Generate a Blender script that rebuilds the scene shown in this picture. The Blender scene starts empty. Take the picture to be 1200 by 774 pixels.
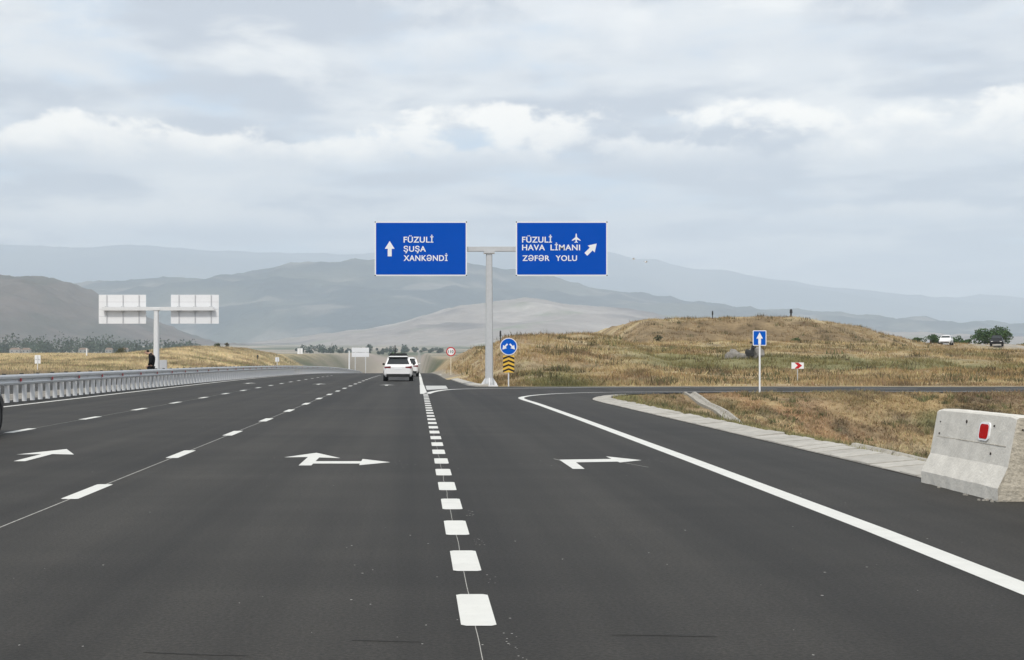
import bpy, bmesh, math, random
import numpy as np
from mathutils import Vector, Matrix
random.seed(7); RNG = np.random.default_rng(7)
C = bpy.context.scene.collection
SC = bpy.context.scene
R = math.radians

# ------------------------------------------------------------------ camera
F, CX, CY, EYE = 1600.0, 489.0, 421.0, 1.5       # focal length in photo pixels, vanishing point, eye height
cam = bpy.data.cameras.new('camera'); co = bpy.data.objects.new('camera', cam); C.objects.link(co)
cam.sensor_width = 36; cam.lens = 36 * F / 1200
cam.shift_x = (600 - CX) / 1200; cam.shift_y = (CY - 387) / 1200
co.location = (0, 0, EYE); co.rotation_euler = (R(90), 0, 0)
cam.clip_start = .1; cam.clip_end = 80000
SC.camera = co

# ------------------------------------------------------------------ light
SUN_AZ, SUN_EL = R(203), R(50)                    # clockwise from +Y: behind the camera, a little to its left
sd = Vector((math.sin(SUN_AZ) * math.cos(SUN_EL), math.cos(SUN_AZ) * math.cos(SUN_EL), math.sin(SUN_EL)))
sl = bpy.data.lights.new('sun', 'SUN'); sl.energy = 1.5; sl.angle = R(12); sl.color = (1, .95, .87)
so = bpy.data.objects.new('sun', sl); C.objects.link(so); so.rotation_euler = sd.to_track_quat('Z', 'Y').to_euler()

W = bpy.data.worlds.new('World'); SC.world = W; W.use_nodes = True
nt = W.node_tree; nt.nodes.clear()
def N(t, **kw):
    n = nt.nodes.new(t)
    for k, v in kw.items(): setattr(n, k, v)
    return n
def L(a, b): nt.links.new(a, b)
def wmath(op, a, b=None, c=None, clamp=False):
    n = N('ShaderNodeMath', operation=op); n.use_clamp = clamp
    for i, v in enumerate((a, b, c)):
        if v is None: continue
        if isinstance(v, (int, float)): n.inputs[i].default_value = v
        else: L(v, n.inputs[i])
    return n.outputs[0]
def wstep(v, a, b):
    n = N('ShaderNodeMapRange', interpolation_type='SMOOTHSTEP'); L(v, n.inputs[0])
    n.inputs[1].default_value = a; n.inputs[2].default_value = b
    return n.outputs[0]
def wmix(f, a, b):
    n = N('ShaderNodeMix', data_type='RGBA')
    if isinstance(f, (int, float)): n.inputs[0].default_value = f
    else: L(f, n.inputs[0])
    for i, v in ((6, a), (7, b)):
        if isinstance(v, tuple): n.inputs[i].default_value = (*v, 1)
        else: L(v, n.inputs[i])
    return n.outputs[2]
def wnoise(vec, scale, detail, rough=.55, dist=0):
    n = N('ShaderNodeTexNoise', noise_dimensions='3D'); L(vec, n.inputs['Vector'])
    n.inputs['Scale'].default_value = scale; n.inputs['Detail'].default_value = detail
    n.inputs['Roughness'].default_value = rough; n.inputs['Distortion'].default_value = dist
    return n.outputs['Fac']
sky = N('ShaderNodeTexSky', sky_type='NISHITA'); sky.sun_disc = False
sky.sun_elevation = SUN_EL; sky.sun_rotation = SUN_AZ; sky.altitude = 400; sky.dust_density = 2.5
tc = N('ShaderNodeTexCoord'); sx = N('ShaderNodeSeparateXYZ'); L(tc.outputs['Generated'], sx.inputs[0])
dx, dy, dz = sx.outputs
dzc = wmath('ADD', wmath('MAXIMUM', dz, 0.0), .07)
cp = N('ShaderNodeCombineXYZ'); L(wmath('DIVIDE', dx, dzc), cp.inputs[0]); L(wmath('DIVIDE', dy, dzc), cp.inputs[1])
cp.inputs[2].default_value = 3.7
deck = cp.outputs[0]                                # the cloud deck seen in plan
pv = N('ShaderNodeCombineXYZ'); L(wmath('MULTIPLY', dx, 7.0), pv.inputs[0]); L(wmath('MULTIPLY', dy, 7.0), pv.inputs[1]); L(wmath('MULTIPLY', dz, 22.0), pv.inputs[2])
puff = pv.outputs[0]                                # upright cumulus heads
n1 = wnoise(deck, .62, 6, .55, .3); n2 = wnoise(puff, 1.15, 7, .58, .25); n3 = wnoise(deck, 1.7, 5, .5)
cover = wmath('ADD', wmath('MULTIPLY', n1, .6), wmath('MULTIPLY', n2, .4))
CLOUD_K = 6.1
def ck(r, g, b, k=1.0): return (r * CLOUD_K * k, g * CLOUD_K * k, b * CLOUD_K * k)
grey = ck(.50, .54, .61); white = ck(1.14, 1.11, 1.04); blue = ck(.56, .69, .83); pale = ck(.81, .825, .835)
clear = wmix(.75, sky.outputs[0], blue)
c1 = wmix(wstep(cover, .40, .52), clear, pale)
c2 = wmix(wstep(n3, .41, .58), c1, grey)
w_ = wmath('MULTIPLY', wstep(cover, .50, .62), wstep(n2, .42, .58))
c3 = wmix(wmath('MULTIPLY', w_, .75), c2, white)
pt = N('ShaderNodeCombineXYZ'); L(wmath('MULTIPLY', dx, 7.0), pt.inputs[0]); L(wmath('MULTIPLY', dy, 7.0), pt.inputs[1]); L(wmath('MULTIPLY', dz, 13.0), pt.inputs[2])
n4 = wnoise(pt.outputs[0], 2.1, 9, .62, .15)
def bank(col, base, height, seed, top, under, strength, soft):
    """a rank of heaped clouds standing on one level, all round the sky"""
    sh = N('ShaderNodeVectorMath', operation='ADD'); L(puff, sh.inputs[0]); sh.inputs[1].default_value = (seed, seed * 1.7, 0)
    env = wstep(wnoise(sh.outputs[0], .55, 2), .34, .66)
    rel = wmath('DIVIDE', wmath('SUBTRACT', dz, base), height)
    lump = wmath('SUBTRACT', wmath('ADD', wmath('MULTIPLY', env, 1.15), wmath('MULTIPLY', wmath('SUBTRACT', n4, .5), 2.4)), rel)
    body = wmath('MULTIPLY', wstep(lump, 0, soft), wstep(rel, -.25, .22))
    shade = wmix(wstep(wmath('ADD', rel, wmath('MULTIPLY', wmath('SUBTRACT', n4, .5), 1.6)), -.1, .65), under, top)
    return wmix(wmath('MULTIPLY', body, strength), col, shade)
c3 = bank(c3, .212, .055, 31.0, ck(.98, .97, .95), ck(.60, .64, .70), .55, .55)
c3 = bank(c3, .140, .046, 4.0, ck(1.36, 1.28, 1.14), ck(.74, .76, .785), .92, .32)
c3 = bank(c3, .092, .022, 57.0, ck(1.06, 1.03, .97), ck(.64, .69, .76), .75, .5)
low = wmath('SUBTRACT', 1.0, wstep(dz, .015, .10))  # horizon veil
c4 = wmix(wmath('MULTIPLY', low, .5), c3, ck(.80, .82, .85))
bg = N('ShaderNodeBackground'); L(c4, bg.inputs[0]); bg.inputs[1].default_value = .1
ow = N('ShaderNodeOutputWorld'); L(bg.outputs[0], ow.inputs[0])

SC.view_settings.view_transform = 'Standard'; SC.view_settings.look = 'None'
SC.view_settings.exposure = 1.0; SC.view_settings.gamma = 1; SC.view_settings.use_curve_mapping = False
SC.render.engine = 'CYCLES'
cy = SC.cycles
cy.max_bounces = 5; cy.diffuse_bounces = 2; cy.glossy_bounces = 2; cy.volume_bounces = 1; cy.transparent_max_bounces = 6
cy.use_denoising = True

# ------------------------------------------------------------------ helpers
def ss(a, b, x):
    t = np.clip((np.asarray(x, float) - a) / (b - a), 0, 1); return t * t * (3 - 2 * t)
_perm = RNG.permutation(4096); _gr = RNG.normal(size=(4096, 2)); _gr /= np.linalg.norm(_gr, axis=1)[:, None]
def perlin(x, y):
    x = np.asarray(x, float); y = np.asarray(y, float)
    xi = np.floor(x).astype(np.int64); yi = np.floor(y).astype(np.int64); xf = x - xi; yf = y - yi
    def g(ix, iy, fx, fy):
        k = _perm[(_perm[ix & 4095] + iy) & 4095]; v = _gr[k]; return v[..., 0] * fx + v[..., 1] * fy
    u = xf**3 * (xf * (xf * 6 - 15) + 10); v = yf**3 * (yf * (yf * 6 - 15) + 10)
    a = g(xi, yi, xf, yf); b = g(xi + 1, yi, xf - 1, yf); c = g(xi, yi + 1, xf, yf - 1); d = g(xi + 1, yi + 1, xf - 1, yf - 1)
    return (a * (1 - u) + b * u) * (1 - v) + (c * (1 - u) + d * u) * v
def fbm(x, y, oct=4, gain=.5):
    s = 0; a = 1; t = 0
    for i in range(oct):
        s = s + a * perlin(x * 2**i + 17.3 * i, y * 2**i + 5.1 * i); t += a; a *= gain
    return s / t * 1.5
def ridged(x, y, oct=5):
    s = 0; a = 1; t = 0
    for i in range(oct):
        s = s + a * (1 - np.abs(perlin(x * 2**i + 11 * i, y * 2**i + 3 * i)) * 2); t += a; a *= .5
    return s / t
def lerp(a, b, t): return a * (1 - t) + b * t

def material(name, col, rough=.6, spec=.3, metal=0, noise=0, nscale=20, bump=0, bscale=40, attr=False, coat=0, rand=0, bdist=.02):
    m = bpy.data.materials.new(name); m.use_nodes = True; t = m.node_tree; b = t.nodes['Principled BSDF']
    b.inputs['Roughness'].default_value = rough; b.inputs['Specular IOR Level'].default_value = spec; b.inputs['Metallic'].default_value = metal
    b.inputs['Coat Weight'].default_value = coat
    co_ = t.nodes.new('ShaderNodeTexCoord')
    out = None
    if attr:
        a = t.nodes.new('ShaderNodeAttribute'); a.attribute_name = 'Col'; out = a.outputs['Color']
    if noise or rand:
        h = t.nodes.new('ShaderNodeHueSaturation'); h.inputs['Color'].default_value = (*col, 1)
        if out: t.links.new(out, h.inputs['Color'])
        if noise:
            n = t.nodes.new('ShaderNodeTexNoise'); n.inputs['Scale'].default_value = nscale; n.inputs['Detail'].default_value = 6; n.inputs['Roughness'].default_value = .65
            t.links.new(co_.outputs['Object'], n.inputs['Vector'])
            r = t.nodes.new('ShaderNodeMapRange'); r.inputs[1].default_value = .25; r.inputs[2].default_value = .75; r.inputs[3].default_value = 1 - noise; r.inputs[4].default_value = 1 + noise
            t.links.new(n.outputs['Fac'], r.inputs[0]); v = r.outputs[0]
        if rand:
            oi = t.nodes.new('ShaderNodeObjectInfo'); r2 = t.nodes.new('ShaderNodeMapRange'); r2.inputs[3].default_value = 1 - rand; r2.inputs[4].default_value = 1 + rand
            t.links.new(oi.outputs['Random'], r2.inputs[0])
            if noise:
                mm = t.nodes.new('ShaderNodeMath'); mm.operation = 'MULTIPLY'; t.links.new(v, mm.inputs[0]); t.links.new(r2.outputs[0], mm.inputs[1]); v = mm.outputs[0]
            else: v = r2.outputs[0]
        t.links.new(v, h.inputs['Value']); out = h.outputs['Color']
    if out: t.links.new(out, b.inputs['Base Color'])
    else: b.inputs['Base Color'].default_value = (*col, 1)
    if bump:
        n = t.nodes.new('ShaderNodeTexNoise'); n.inputs['Scale'].default_value = bscale; n.inputs['Detail'].default_value = 5
        t.links.new(co_.outputs['Object'], n.inputs['Vector'])
        bp = t.nodes.new('ShaderNodeBump'); bp.inputs['Strength'].default_value = bump; bp.inputs['Distance'].default_value = bdist
        t.links.new(n.outputs['Fac'], bp.inputs['Height']); t.links.new(bp.outputs['Normal'], b.inputs['Normal'])
    return m

class MB:
    def __init__(s): s.v = []; s.f = []; s.m = []; s.mat = 0
    def add(s, vs, fs):
        o = len(s.v); s.v += [tuple(v) for v in vs]; s.f += [tuple(i + o for i in f) for f in fs]; s.m += [s.mat] * len(fs); return s
    def box(s, x0, x1, y0, y1, z0, z1):
        v = [(x, y, z) for z in (z0, z1) for y in (y0, y1) for x in (x0, x1)]
        return s.add(v, [(0, 2, 3, 1), (4, 5, 7, 6), (0, 1, 5, 4), (2, 6, 7, 3), (0, 4, 6, 2), (1, 3, 7, 5)])
    def prism(s, pts, y0, y1):                     # outline in x,z pushed along y
        n = len(pts); a = sum(pts[i][0] * pts[(i + 1) % n][1] - pts[(i + 1) % n][0] * pts[i][1] for i in range(n))
        if a < 0: pts = pts[::-1]
        v = [(x, y0, z) for x, z in pts] + [(x, y1, z) for x, z in pts]
        return s.add(v, [tuple(range(n)), tuple(range(2 * n - 1, n - 1, -1))] + [(i, n + i, n + (i + 1) % n, (i + 1) % n) for i in range(n)])
    def tube(s, p0, p1, r0, r1=None, n=10):
        p0 = Vector(p0); p1 = Vector(p1); r1 = r0 if r1 is None else r1
        q = (p1 - p0).to_track_quat('Z', 'Y'); v = []
        for p, r in ((p0, r0), (p1, r1)):
            for i in range(n):
                a = 2 * math.pi * i / n; v.append(p + q @ Vector((r * math.cos(a), r * math.sin(a), 0)))
        return s.add(v, [(i, (i + 1) % n, n + (i + 1) % n, n + i) for i in range(n)] + [tuple(range(n - 1, -1, -1)), tuple(range(n, 2 * n))])
    def loft(s, rings):
        n = len(rings[0]); v = [p for r in rings for p in r]; f = []
        for k in range(len(rings) - 1):
            for i in range(n):
                j = (i + 1) % n; f.append((k * n + i, k * n + j, (k + 1) * n + j, (k + 1) * n + i))
        f.append(tuple(range(n - 1, -1, -1))); f.append(tuple(range((len(rings) - 1) * n, len(rings) * n)))
        return s.add(v, f)
    def build(s, name, mats, parent=None, bevel=0, smooth=False, fixn=True):
        me = bpy.data.meshes.new(name); me.from_pydata(s.v, [], s.f)
        if not isinstance(mats, (list, tuple)): mats = [mats]
        for m in mats: me.materials.append(m)
        me.polygons.foreach_set('material_index', s.m)
        if bevel or fixn:
            bm = bmesh.new(); bm.from_mesh(me)
            if fixn: bmesh.ops.recalc_face_normals(bm, faces=bm.faces)
            if bevel: bmesh.ops.bevel(bm, geom=bm.edges[:], offset=bevel, segments=2, affect='EDGES', clamp_overlap=True)
            bm.to_mesh(me); bm.free()
        if smooth: me.polygons.foreach_set('use_smooth', [True] * len(me.polygons))
        return link(name, me, parent)
def link(name, me, parent=None):
    o = bpy.data.objects.new(name, me); C.objects.link(o)
    if parent: o.parent = parent
    return o
def tag(o, label=None, cat=None, group=None, kind=None):
    for k, v in (('label', label), ('category', cat), ('group', group), ('kind', kind)):
        if v: o[k] = v
    return o
def thing(name, loc, label, cat, group=None, rz=0):
    o = bpy.data.objects.new(name, None); C.objects.link(o); o.location = loc; o.rotation_euler = (0, 0, rz); o.empty_display_size = .3
    return tag(o, label, cat, group)
def copy_tree(o, parent=None):
    c = o.copy(); C.objects.link(c); c.parent = parent
    for ch in list(o.children): copy_tree(ch, c)
    return c
def np_mesh(name, V, Fc, mat, col=None, smooth=False, parent=None):
    V = np.asarray(V, np.float32); Fc = np.asarray(Fc, np.int32); k = Fc.shape[1]
    me = bpy.data.meshes.new(name); me.vertices.add(len(V)); me.vertices.foreach_set('co', V.ravel())
    me.loops.add(Fc.size); me.loops.foreach_set('vertex_index', Fc.ravel())
    me.polygons.add(len(Fc)); me.polygons.foreach_set('loop_start', np.arange(0, Fc.size, k, dtype=np.int32))
    try: me.polygons.foreach_set('loop_total', np.full(len(Fc), k, np.int32))
    except Exception: pass
    if smooth: me.polygons.foreach_set('use_smooth', np.ones(len(Fc), bool))
    me.update(calc_edges=True)
    if col is not None:
        a = me.attributes.new('Col', 'FLOAT_COLOR', 'POINT')
        a.data.foreach_set('color', np.concatenate([col, np.ones((len(col), 1))], 1).astype(np.float32).ravel())
    me.materials.append(mat)
    return link(name, me, parent)
def grid_faces(nx, ny):
    i = np.arange(nx - 1)[None, :] + nx * np.arange(ny - 1)[:, None]
    return np.stack([i, i + 1, i + 1 + nx, i + nx], -1).reshape(-1, 4)

# ------------------------------------------------------------------ the lie of the land
def roadz(y): 
    d = np.clip(np.asarray(y, float) - 80, 0, None); return np.where(d < 260, -4e-5 * d * d, -2.704 - .0208 * (d - 260))
def right_edge(y):                                  # asphalt's right edge
    return np.interp(y, [-40, 48, 50, 52.6, 55.3, 58, 60, 61.8, 74.5, 74.6, 77.5, 113, 160, 600], [6.38, 6.38, 6.42, 6.85, 7.6, 9.2, 11.5, 14.5, 14.5, 3.2, 2.8, 2.3, 2.2, 2.2])
FAR_Y = [0, 430, 800, 1500, 3000, 5000, 9000, 24000]; FAR_Z = [0, 3.0, 4.4, 8.0, 28, 58, 120, 300]
_fr = [(500, 410, 112), (560, 402, 112), (590, 393, 112), (620, 390, 118), (660, 391, 125), (680, 387, 130), (700, 388, 131), (709, 394, 132), (718, 399, 133), (740, 399, 135), (800, 398, 136), (900, 398, 137), (1000, 400, 139), (1100, 408, 145), (1200, 409, 150), (1500, 409, 160)]
FRX = np.array([(p - CX) * d / F for p, q, d in _fr]); FRD = np.array([d for p, q, d in _fr], float); FRZ = np.array([(CY - q) * d / F + EYE - .3 for p, q, d in _fr])
_bk = [(560, 405, 165), (700, 404, 165), (712, 403, 165), (722, 396, 165), (734, 386, 165), (746, 377, 166), (754, 373, 166), (790, 371.5, 168), (830, 371, 170), (930, 369, 172), (975, 376, 175), (1000, 382, 180), (1020, 389, 185), (1045, 395, 192), (1100, 402, 212), (1200, 403, 222), (1300, 403, 230), (1500, 405, 240)]
BKX = np.array([(p - CX) * d / F for p, q, d in _bk]); BKD = np.array([d for p, q, d in _bk], float); BKZ = np.array([(CY - q) * d / F + EYE - .3 for p, q, d in _bk])
CRX, CRD = BKX, BKD
def ground_z(x, y):
    x = np.asarray(x, float); y = np.asarray(y, float); rz = roadz(y)
    far = np.interp(y, FAR_Y, FAR_Z)
    corr = lerp(rz, far, ss(650, 1500, y))          # the road's own corridor
    n = fbm(x / 14, y / 14, 4); nf = fbm(x / 3.1, y / 3.1, 3)
    # left: verge, then a dry field rising to the distance
    opp_ = (x < -16.9) & (x > -27.2) & (y < 545)
    fieldz = np.where(y < 430, 2.9 * ss(110, 430, y), far) + .35 * n * ss(80, 300, y) * (1 - ss(900, 1500, y))
    lf = lerp(corr - .03 + .12 * ss(-14.6, -15.6, x) * (1 - ss(120, 180, y)), fieldz, ss(27.8, 48, -x))
    md = ss(-28, -33, x) * (1 - ss(-48, -72, x)) * ss(200, 320, y) * (1 - ss(350, 480, y))
    lf = lf + np.maximum(0, md * (3.6 + .45 * n) - .75 * fieldz * md) + .06 * nf
    # right, near: the ditch between slip road and side road
    e = right_edge(y)
    rill = ridged(x / 1.7 + .25 * y, y / 11, 3) - .5
    dp = (.5 * rill * ss(2.5, 6, x - e) * ss(60, 54, y) + 3.3 * ss(.75, 14, x - e) + .25 * fbm(x / 2.2 + 5, y / 6, 3) * ss(2, 5, x - e)) * (1 - ss(47, 61.3, y)) + .25 * ss(.7, 2.5, x - e) * (1 - ss(56, 61, y))
    di = -.05 - dp + (.12 * n + .07 * nf) * ss(.8, 3, x - e) * (1 - ss(59.5, 61.5, y))
    # right, beyond the side road: the mound
    Df = np.interp(x, FRX, FRD); Zf = np.interp(x, FRX, FRZ); D = np.interp(x, BKX, BKD); Zb = np.interp(x, BKX, BKZ)
    t = np.clip((y - 77) / (Df - 77), 0, 1); S = .32 * t + .68 * ss(0.05, 1, t)
    ledge = -.06 * (ss(.3, .36, t + .05 * n) - ss(.36, .5, t))
    zf = Zf * (S + ledge) - (.35 + .2 * n) * ss(0, 7, y - Df) * (1 - ss(90, 120, x)); zf = zf * (1 - .35 * ss(20, 60, y - Df) * (1 - ss(16, 24, x)))
    rise = ss(0, 1, (y - D + 19 + 4 * n) / 19)
    hl = lerp(zf, np.maximum(zf, Zb), rise) + (.24 * n + .36 * nf) * ss(78, 95, y)
    hl = hl * (1 - .55 * ss(0, 1, (y - D - 8) / 140)); hl = lerp(hl, far, ss(420, 900, y))
    cut = np.clip((x - np.interp(y, [74, 113, 600], [2.8, 2.3, 2.2]) - 1.0) / 3.9, 0, 1)**.9
    hr = lerp(corr - .03, hl, np.where(y > 75, cut, 1))
    hr = np.where(y < 75, -.04, hr)
    rt = np.where(y < 61.8, di, np.where(y < 74.6, -.04, hr))
    z = np.where(x < -14.5, lf, np.where(x > e, rt, corr - .03))
    z = np.where(opp_, np.minimum(z, rz - .2), z)
    inside = (x > -14.3) & (x < e - .5) & (y < 560)
    inside |= (y > 62.3) & (y < 74.0) & (x > -14)
    z = np.where(inside, np.minimum(z, rz - .3), z)
    return z

STRAW = np.array([.45, .36, .215]); GOLD = np.array([.37, .275, .145]); RUST = np.array([.27, .19, .115]); GREEN = np.array([.15, .165, .07]); DARKG = np.array([.07, .10, .035]); SOIL = np.array([.26, .21, .15]); PALE = np.array([.54, .45, .28])
def mixc(a, b, t): return a * (1 - t[..., None]) + b * t[..., None]
def cover_col(x, y):
    """colour of the dry vegetation by place"""
    a = fbm(x / 17 + 3, y / 9, 4); b = fbm(x / 5 + 9, y / 4 + 2, 4); c = fbm(x / 40, y / 18 + 7, 3)
    col = mixc(np.broadcast_to(STRAW, (*np.shape(x), 3)), GOLD, np.clip(.5 + a * 1.6, 0, 1))
    col = mixc(col, RUST, np.clip(b * 1.8 + .1, 0, .8))
    col = mixc(col, PALE, ss(.05, .35, fbm(x / 11 + 31, y / 5 + 8, 4)) * .8)
    col = mixc(col, np.array([.15, .115, .075]), ss(.08, .38, fbm(x / 3.2 + 60, y / 3.6, 4)) * .8)
    col = mixc(col, np.array([.70, .575, .35]), np.where(x < -14, .25 + .6 * ss(-.25, .2, a), 0))
    R_ = (x > 2) & (y > 74)
    g = np.where(R_, ss(-.25, .15, c + .1 * b) * ss(86, 97, y) * (1 - ss(112, 130, y)) * .85 * ss(13, 19, x), 0)
    g = np.where(R_ & (x > 5.5) & (x < 12), np.maximum(g, .85 * (1 - ss(84, 97, y)) * ss(5.5, 7, x) * ss(12, 9, x)), g)
    ditch = (x > 5) & (y < 61.8)
    Df_ = np.interp(x, FRX, FRD); D_b = np.interp(x, BKX, BKD)
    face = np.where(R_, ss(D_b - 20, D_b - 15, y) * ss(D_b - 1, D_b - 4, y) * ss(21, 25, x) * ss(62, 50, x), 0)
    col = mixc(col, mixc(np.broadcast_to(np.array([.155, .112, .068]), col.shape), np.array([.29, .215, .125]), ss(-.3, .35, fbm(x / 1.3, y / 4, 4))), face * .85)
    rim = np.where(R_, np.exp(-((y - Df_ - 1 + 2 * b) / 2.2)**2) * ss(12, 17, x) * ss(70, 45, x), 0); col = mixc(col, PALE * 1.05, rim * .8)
    g = np.where(ditch, np.maximum(ss(-.05, .3, b + .3 * ss(16, 8, x)) * .75, ss(.9, .5, x - right_edge(y) - .7) * .6), g)
    g = np.where(x < -14, ss(.15, .4, c) * .6 * (1 - ss(300, 420, y)), g)
    col = mixc(col, GREEN, np.clip(g, 0, 1) * .8)
    col = np.where(ditch[..., None], mixc(col, np.array([.135, .105, .07]), ss(.0, .35, fbm(x / .9 + .3 * y, y / 5 + 70, 4)) * .75), col)
    col = np.where((x < -14)[..., None], mixc(col, mixc(np.broadcast_to(np.array([.31, .24, .155]), col.shape), np.array([.24, .20, .15]), ss(-.2, .3, b)), ss(180, 120, y + 40 * a) * .8), col)
    col = np.where((x < -14)[..., None] & (x > -75)[..., None] & (y > 150)[..., None], mixc(col, mixc(np.broadcast_to(RUST * .9, col.shape), GREEN, ss(-.1, .3, b)), ss(-.15, .3, fbm(x / 7, y / 16 + 20, 4)) * .8), col)
    sw = np.exp(-((x - 14.5 - .42 * (58 - y)) / 2.6)**2); col = np.where(ditch[..., None], mixc(col, np.array([.42, .275, .155]), sw * ss(-.35, .15, fbm(x / 1.3, y / 3 + 15, 3)) * .8), col)
    col = np.where((ditch & (x > 18) & (y > 50))[..., None], mixc(col, np.array([.10, .075, .052]), ss(.385, .40, x / y) * .8 * ss(-.5, .0, fbm(x / 2, y / 2 + 33, 3))), col)
    col = np.where((ditch & (x < 12))[..., None], mixc(col, np.array([.27, .26, .11]), ss(12, 9, x) * ss(-.3, .2, fbm(x / 1.5 + 8, y / 1.5, 3)) * .6), col)
    col = np.where((ditch & (x > 9))[..., None], mixc(col, RUST * 1.05, ss(-.1, .25, fbm(x / 6, y / 10 + 40, 3)) * .6), col)
    col = np.where(R_[..., None] & (x < 9)[..., None] & (y > 84)[..., None], mixc(col, np.array([.36, .27, .175]), ss(-.1, .25, fbm(x / 2.5, y / 3, 3)) * .7), col)
    return col

asphalt_noise = None
def asphalt():
    m = bpy.data.materials.new('asphalt'); m.use_nodes = True; t = m.node_tree; b = t.nodes['Principled BSDF']
    tc = t.nodes.new('ShaderNodeTexCoord')
    def nz(sc, det, scale3=(1, 1, 1), rough=.6):
        mp = t.nodes.new('ShaderNodeMapping'); mp.inputs['Scale'].default_value = scale3; t.links.new(tc.outputs['Object'], mp.inputs[0])
        n = t.nodes.new('ShaderNodeTexNoise'); n.inputs['Scale'].default_value = sc; n.inputs['Detail'].default_value = det; n.inputs['Roughness'].default_value = rough
        t.links.new(mp.outputs[0], n.inputs['Vector']); return n.outputs['Fac']
    def mr(v, a, b_, c, d):
        r = t.nodes.new('ShaderNodeMapRange'); t.links.new(v, r.inputs[0])
        for i, q in enumerate((a, b_, c, d)): r.inputs[i + 1].default_value = q
        return r.outputs[0]
    def mul(a, b_):
        q = t.nodes.new('ShaderNodeMath'); q.operation = 'MULTIPLY'
        for i, v in enumerate((a, b_)):
            if isinstance(v, float): q.inputs[i].default_value = v
            else: t.links.new(v, q.inputs[i])
        return q.outputs[0]
    big = mr(nz(.22, 6), .3, .7, .82, 1.2)
    lanes = mr(nz(.85, 5, (1, .016, 1)), .36, .64, .66, 1.38)           # paver passes and wheel tracks run along the road
    cross = mr(nz(.5, 5, (.3, 1.8, 1)), .35, .68, .86, 1.12)
    fine = mr(nz(38, 4, rough=.75), .36, .64, .55, 1.5)
    grit = mr(nz(90, 2), .66, .76, 1.0, 2.4)
    v = mul(mul(mul(big, lanes), cross), mul(fine, grit))
    h = t.nodes.new('ShaderNodeHueSaturation'); h.inputs['Color'].default_value = (.0275, .0250, .0212, 1); t.links.new(v, h.inputs['Value'])
    t.links.new(h.outputs[0], b.inputs['Base Color']); b.inputs['Roughness'].default_value = .78; b.inputs['Specular IOR Level'].default_value = .32
    bp = t.nodes.new('ShaderNodeBump'); bp.inputs['Strength'].default_value = .35; bp.inputs['Distance'].default_value = .01
    t.links.new(nz(55, 4), bp.inputs['Height']); t.links.new(bp.outputs[0], b.inputs['Normal'])
    return m
def paint_mat():
    m = material('road_paint', (.66, .655, .615), .65, .25, noise=.06, nscale=5); t = m.node_tree; b = t.nodes['Principled BSDF']; src = b.inputs['Base Color'].links[0].from_socket
    tc = t.nodes.new('ShaderNodeTexCoord'); fac = None
    for sc, lo, hi, am in ((26, .66, .74, .25), (2.2, .55, .75, .10)):
        n = t.nodes.new('ShaderNodeTexNoise'); n.inputs['Scale'].default_value = sc; n.inputs['Detail'].default_value = 4; t.links.new(tc.outputs['Object'], n.inputs['Vector'])
        r = t.nodes.new('ShaderNodeMapRange'); t.links.new(n.outputs['Fac'], r.inputs[0]); r.inputs[1].default_value = lo; r.inputs[2].default_value = hi; r.inputs[4].default_value = am
        if fac is None: fac = r.outputs[0]
        else:
            q = t.nodes.new('ShaderNodeMath'); q.operation = 'MAXIMUM'; t.links.new(fac, q.inputs[0]); t.links.new(r.outputs[0], q.inputs[1]); fac = q.outputs[0]
    mx = t.nodes.new('ShaderNodeMix'); mx.data_type = 'RGBA'; t.links.new(fac, mx.inputs[0]); t.links.new(src, mx.inputs[6]); mx.inputs[7].default_value = (.12, .115, .105, 1)
    t.links.new(mx.outputs[2], b.inputs['Base Color']); return m
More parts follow.
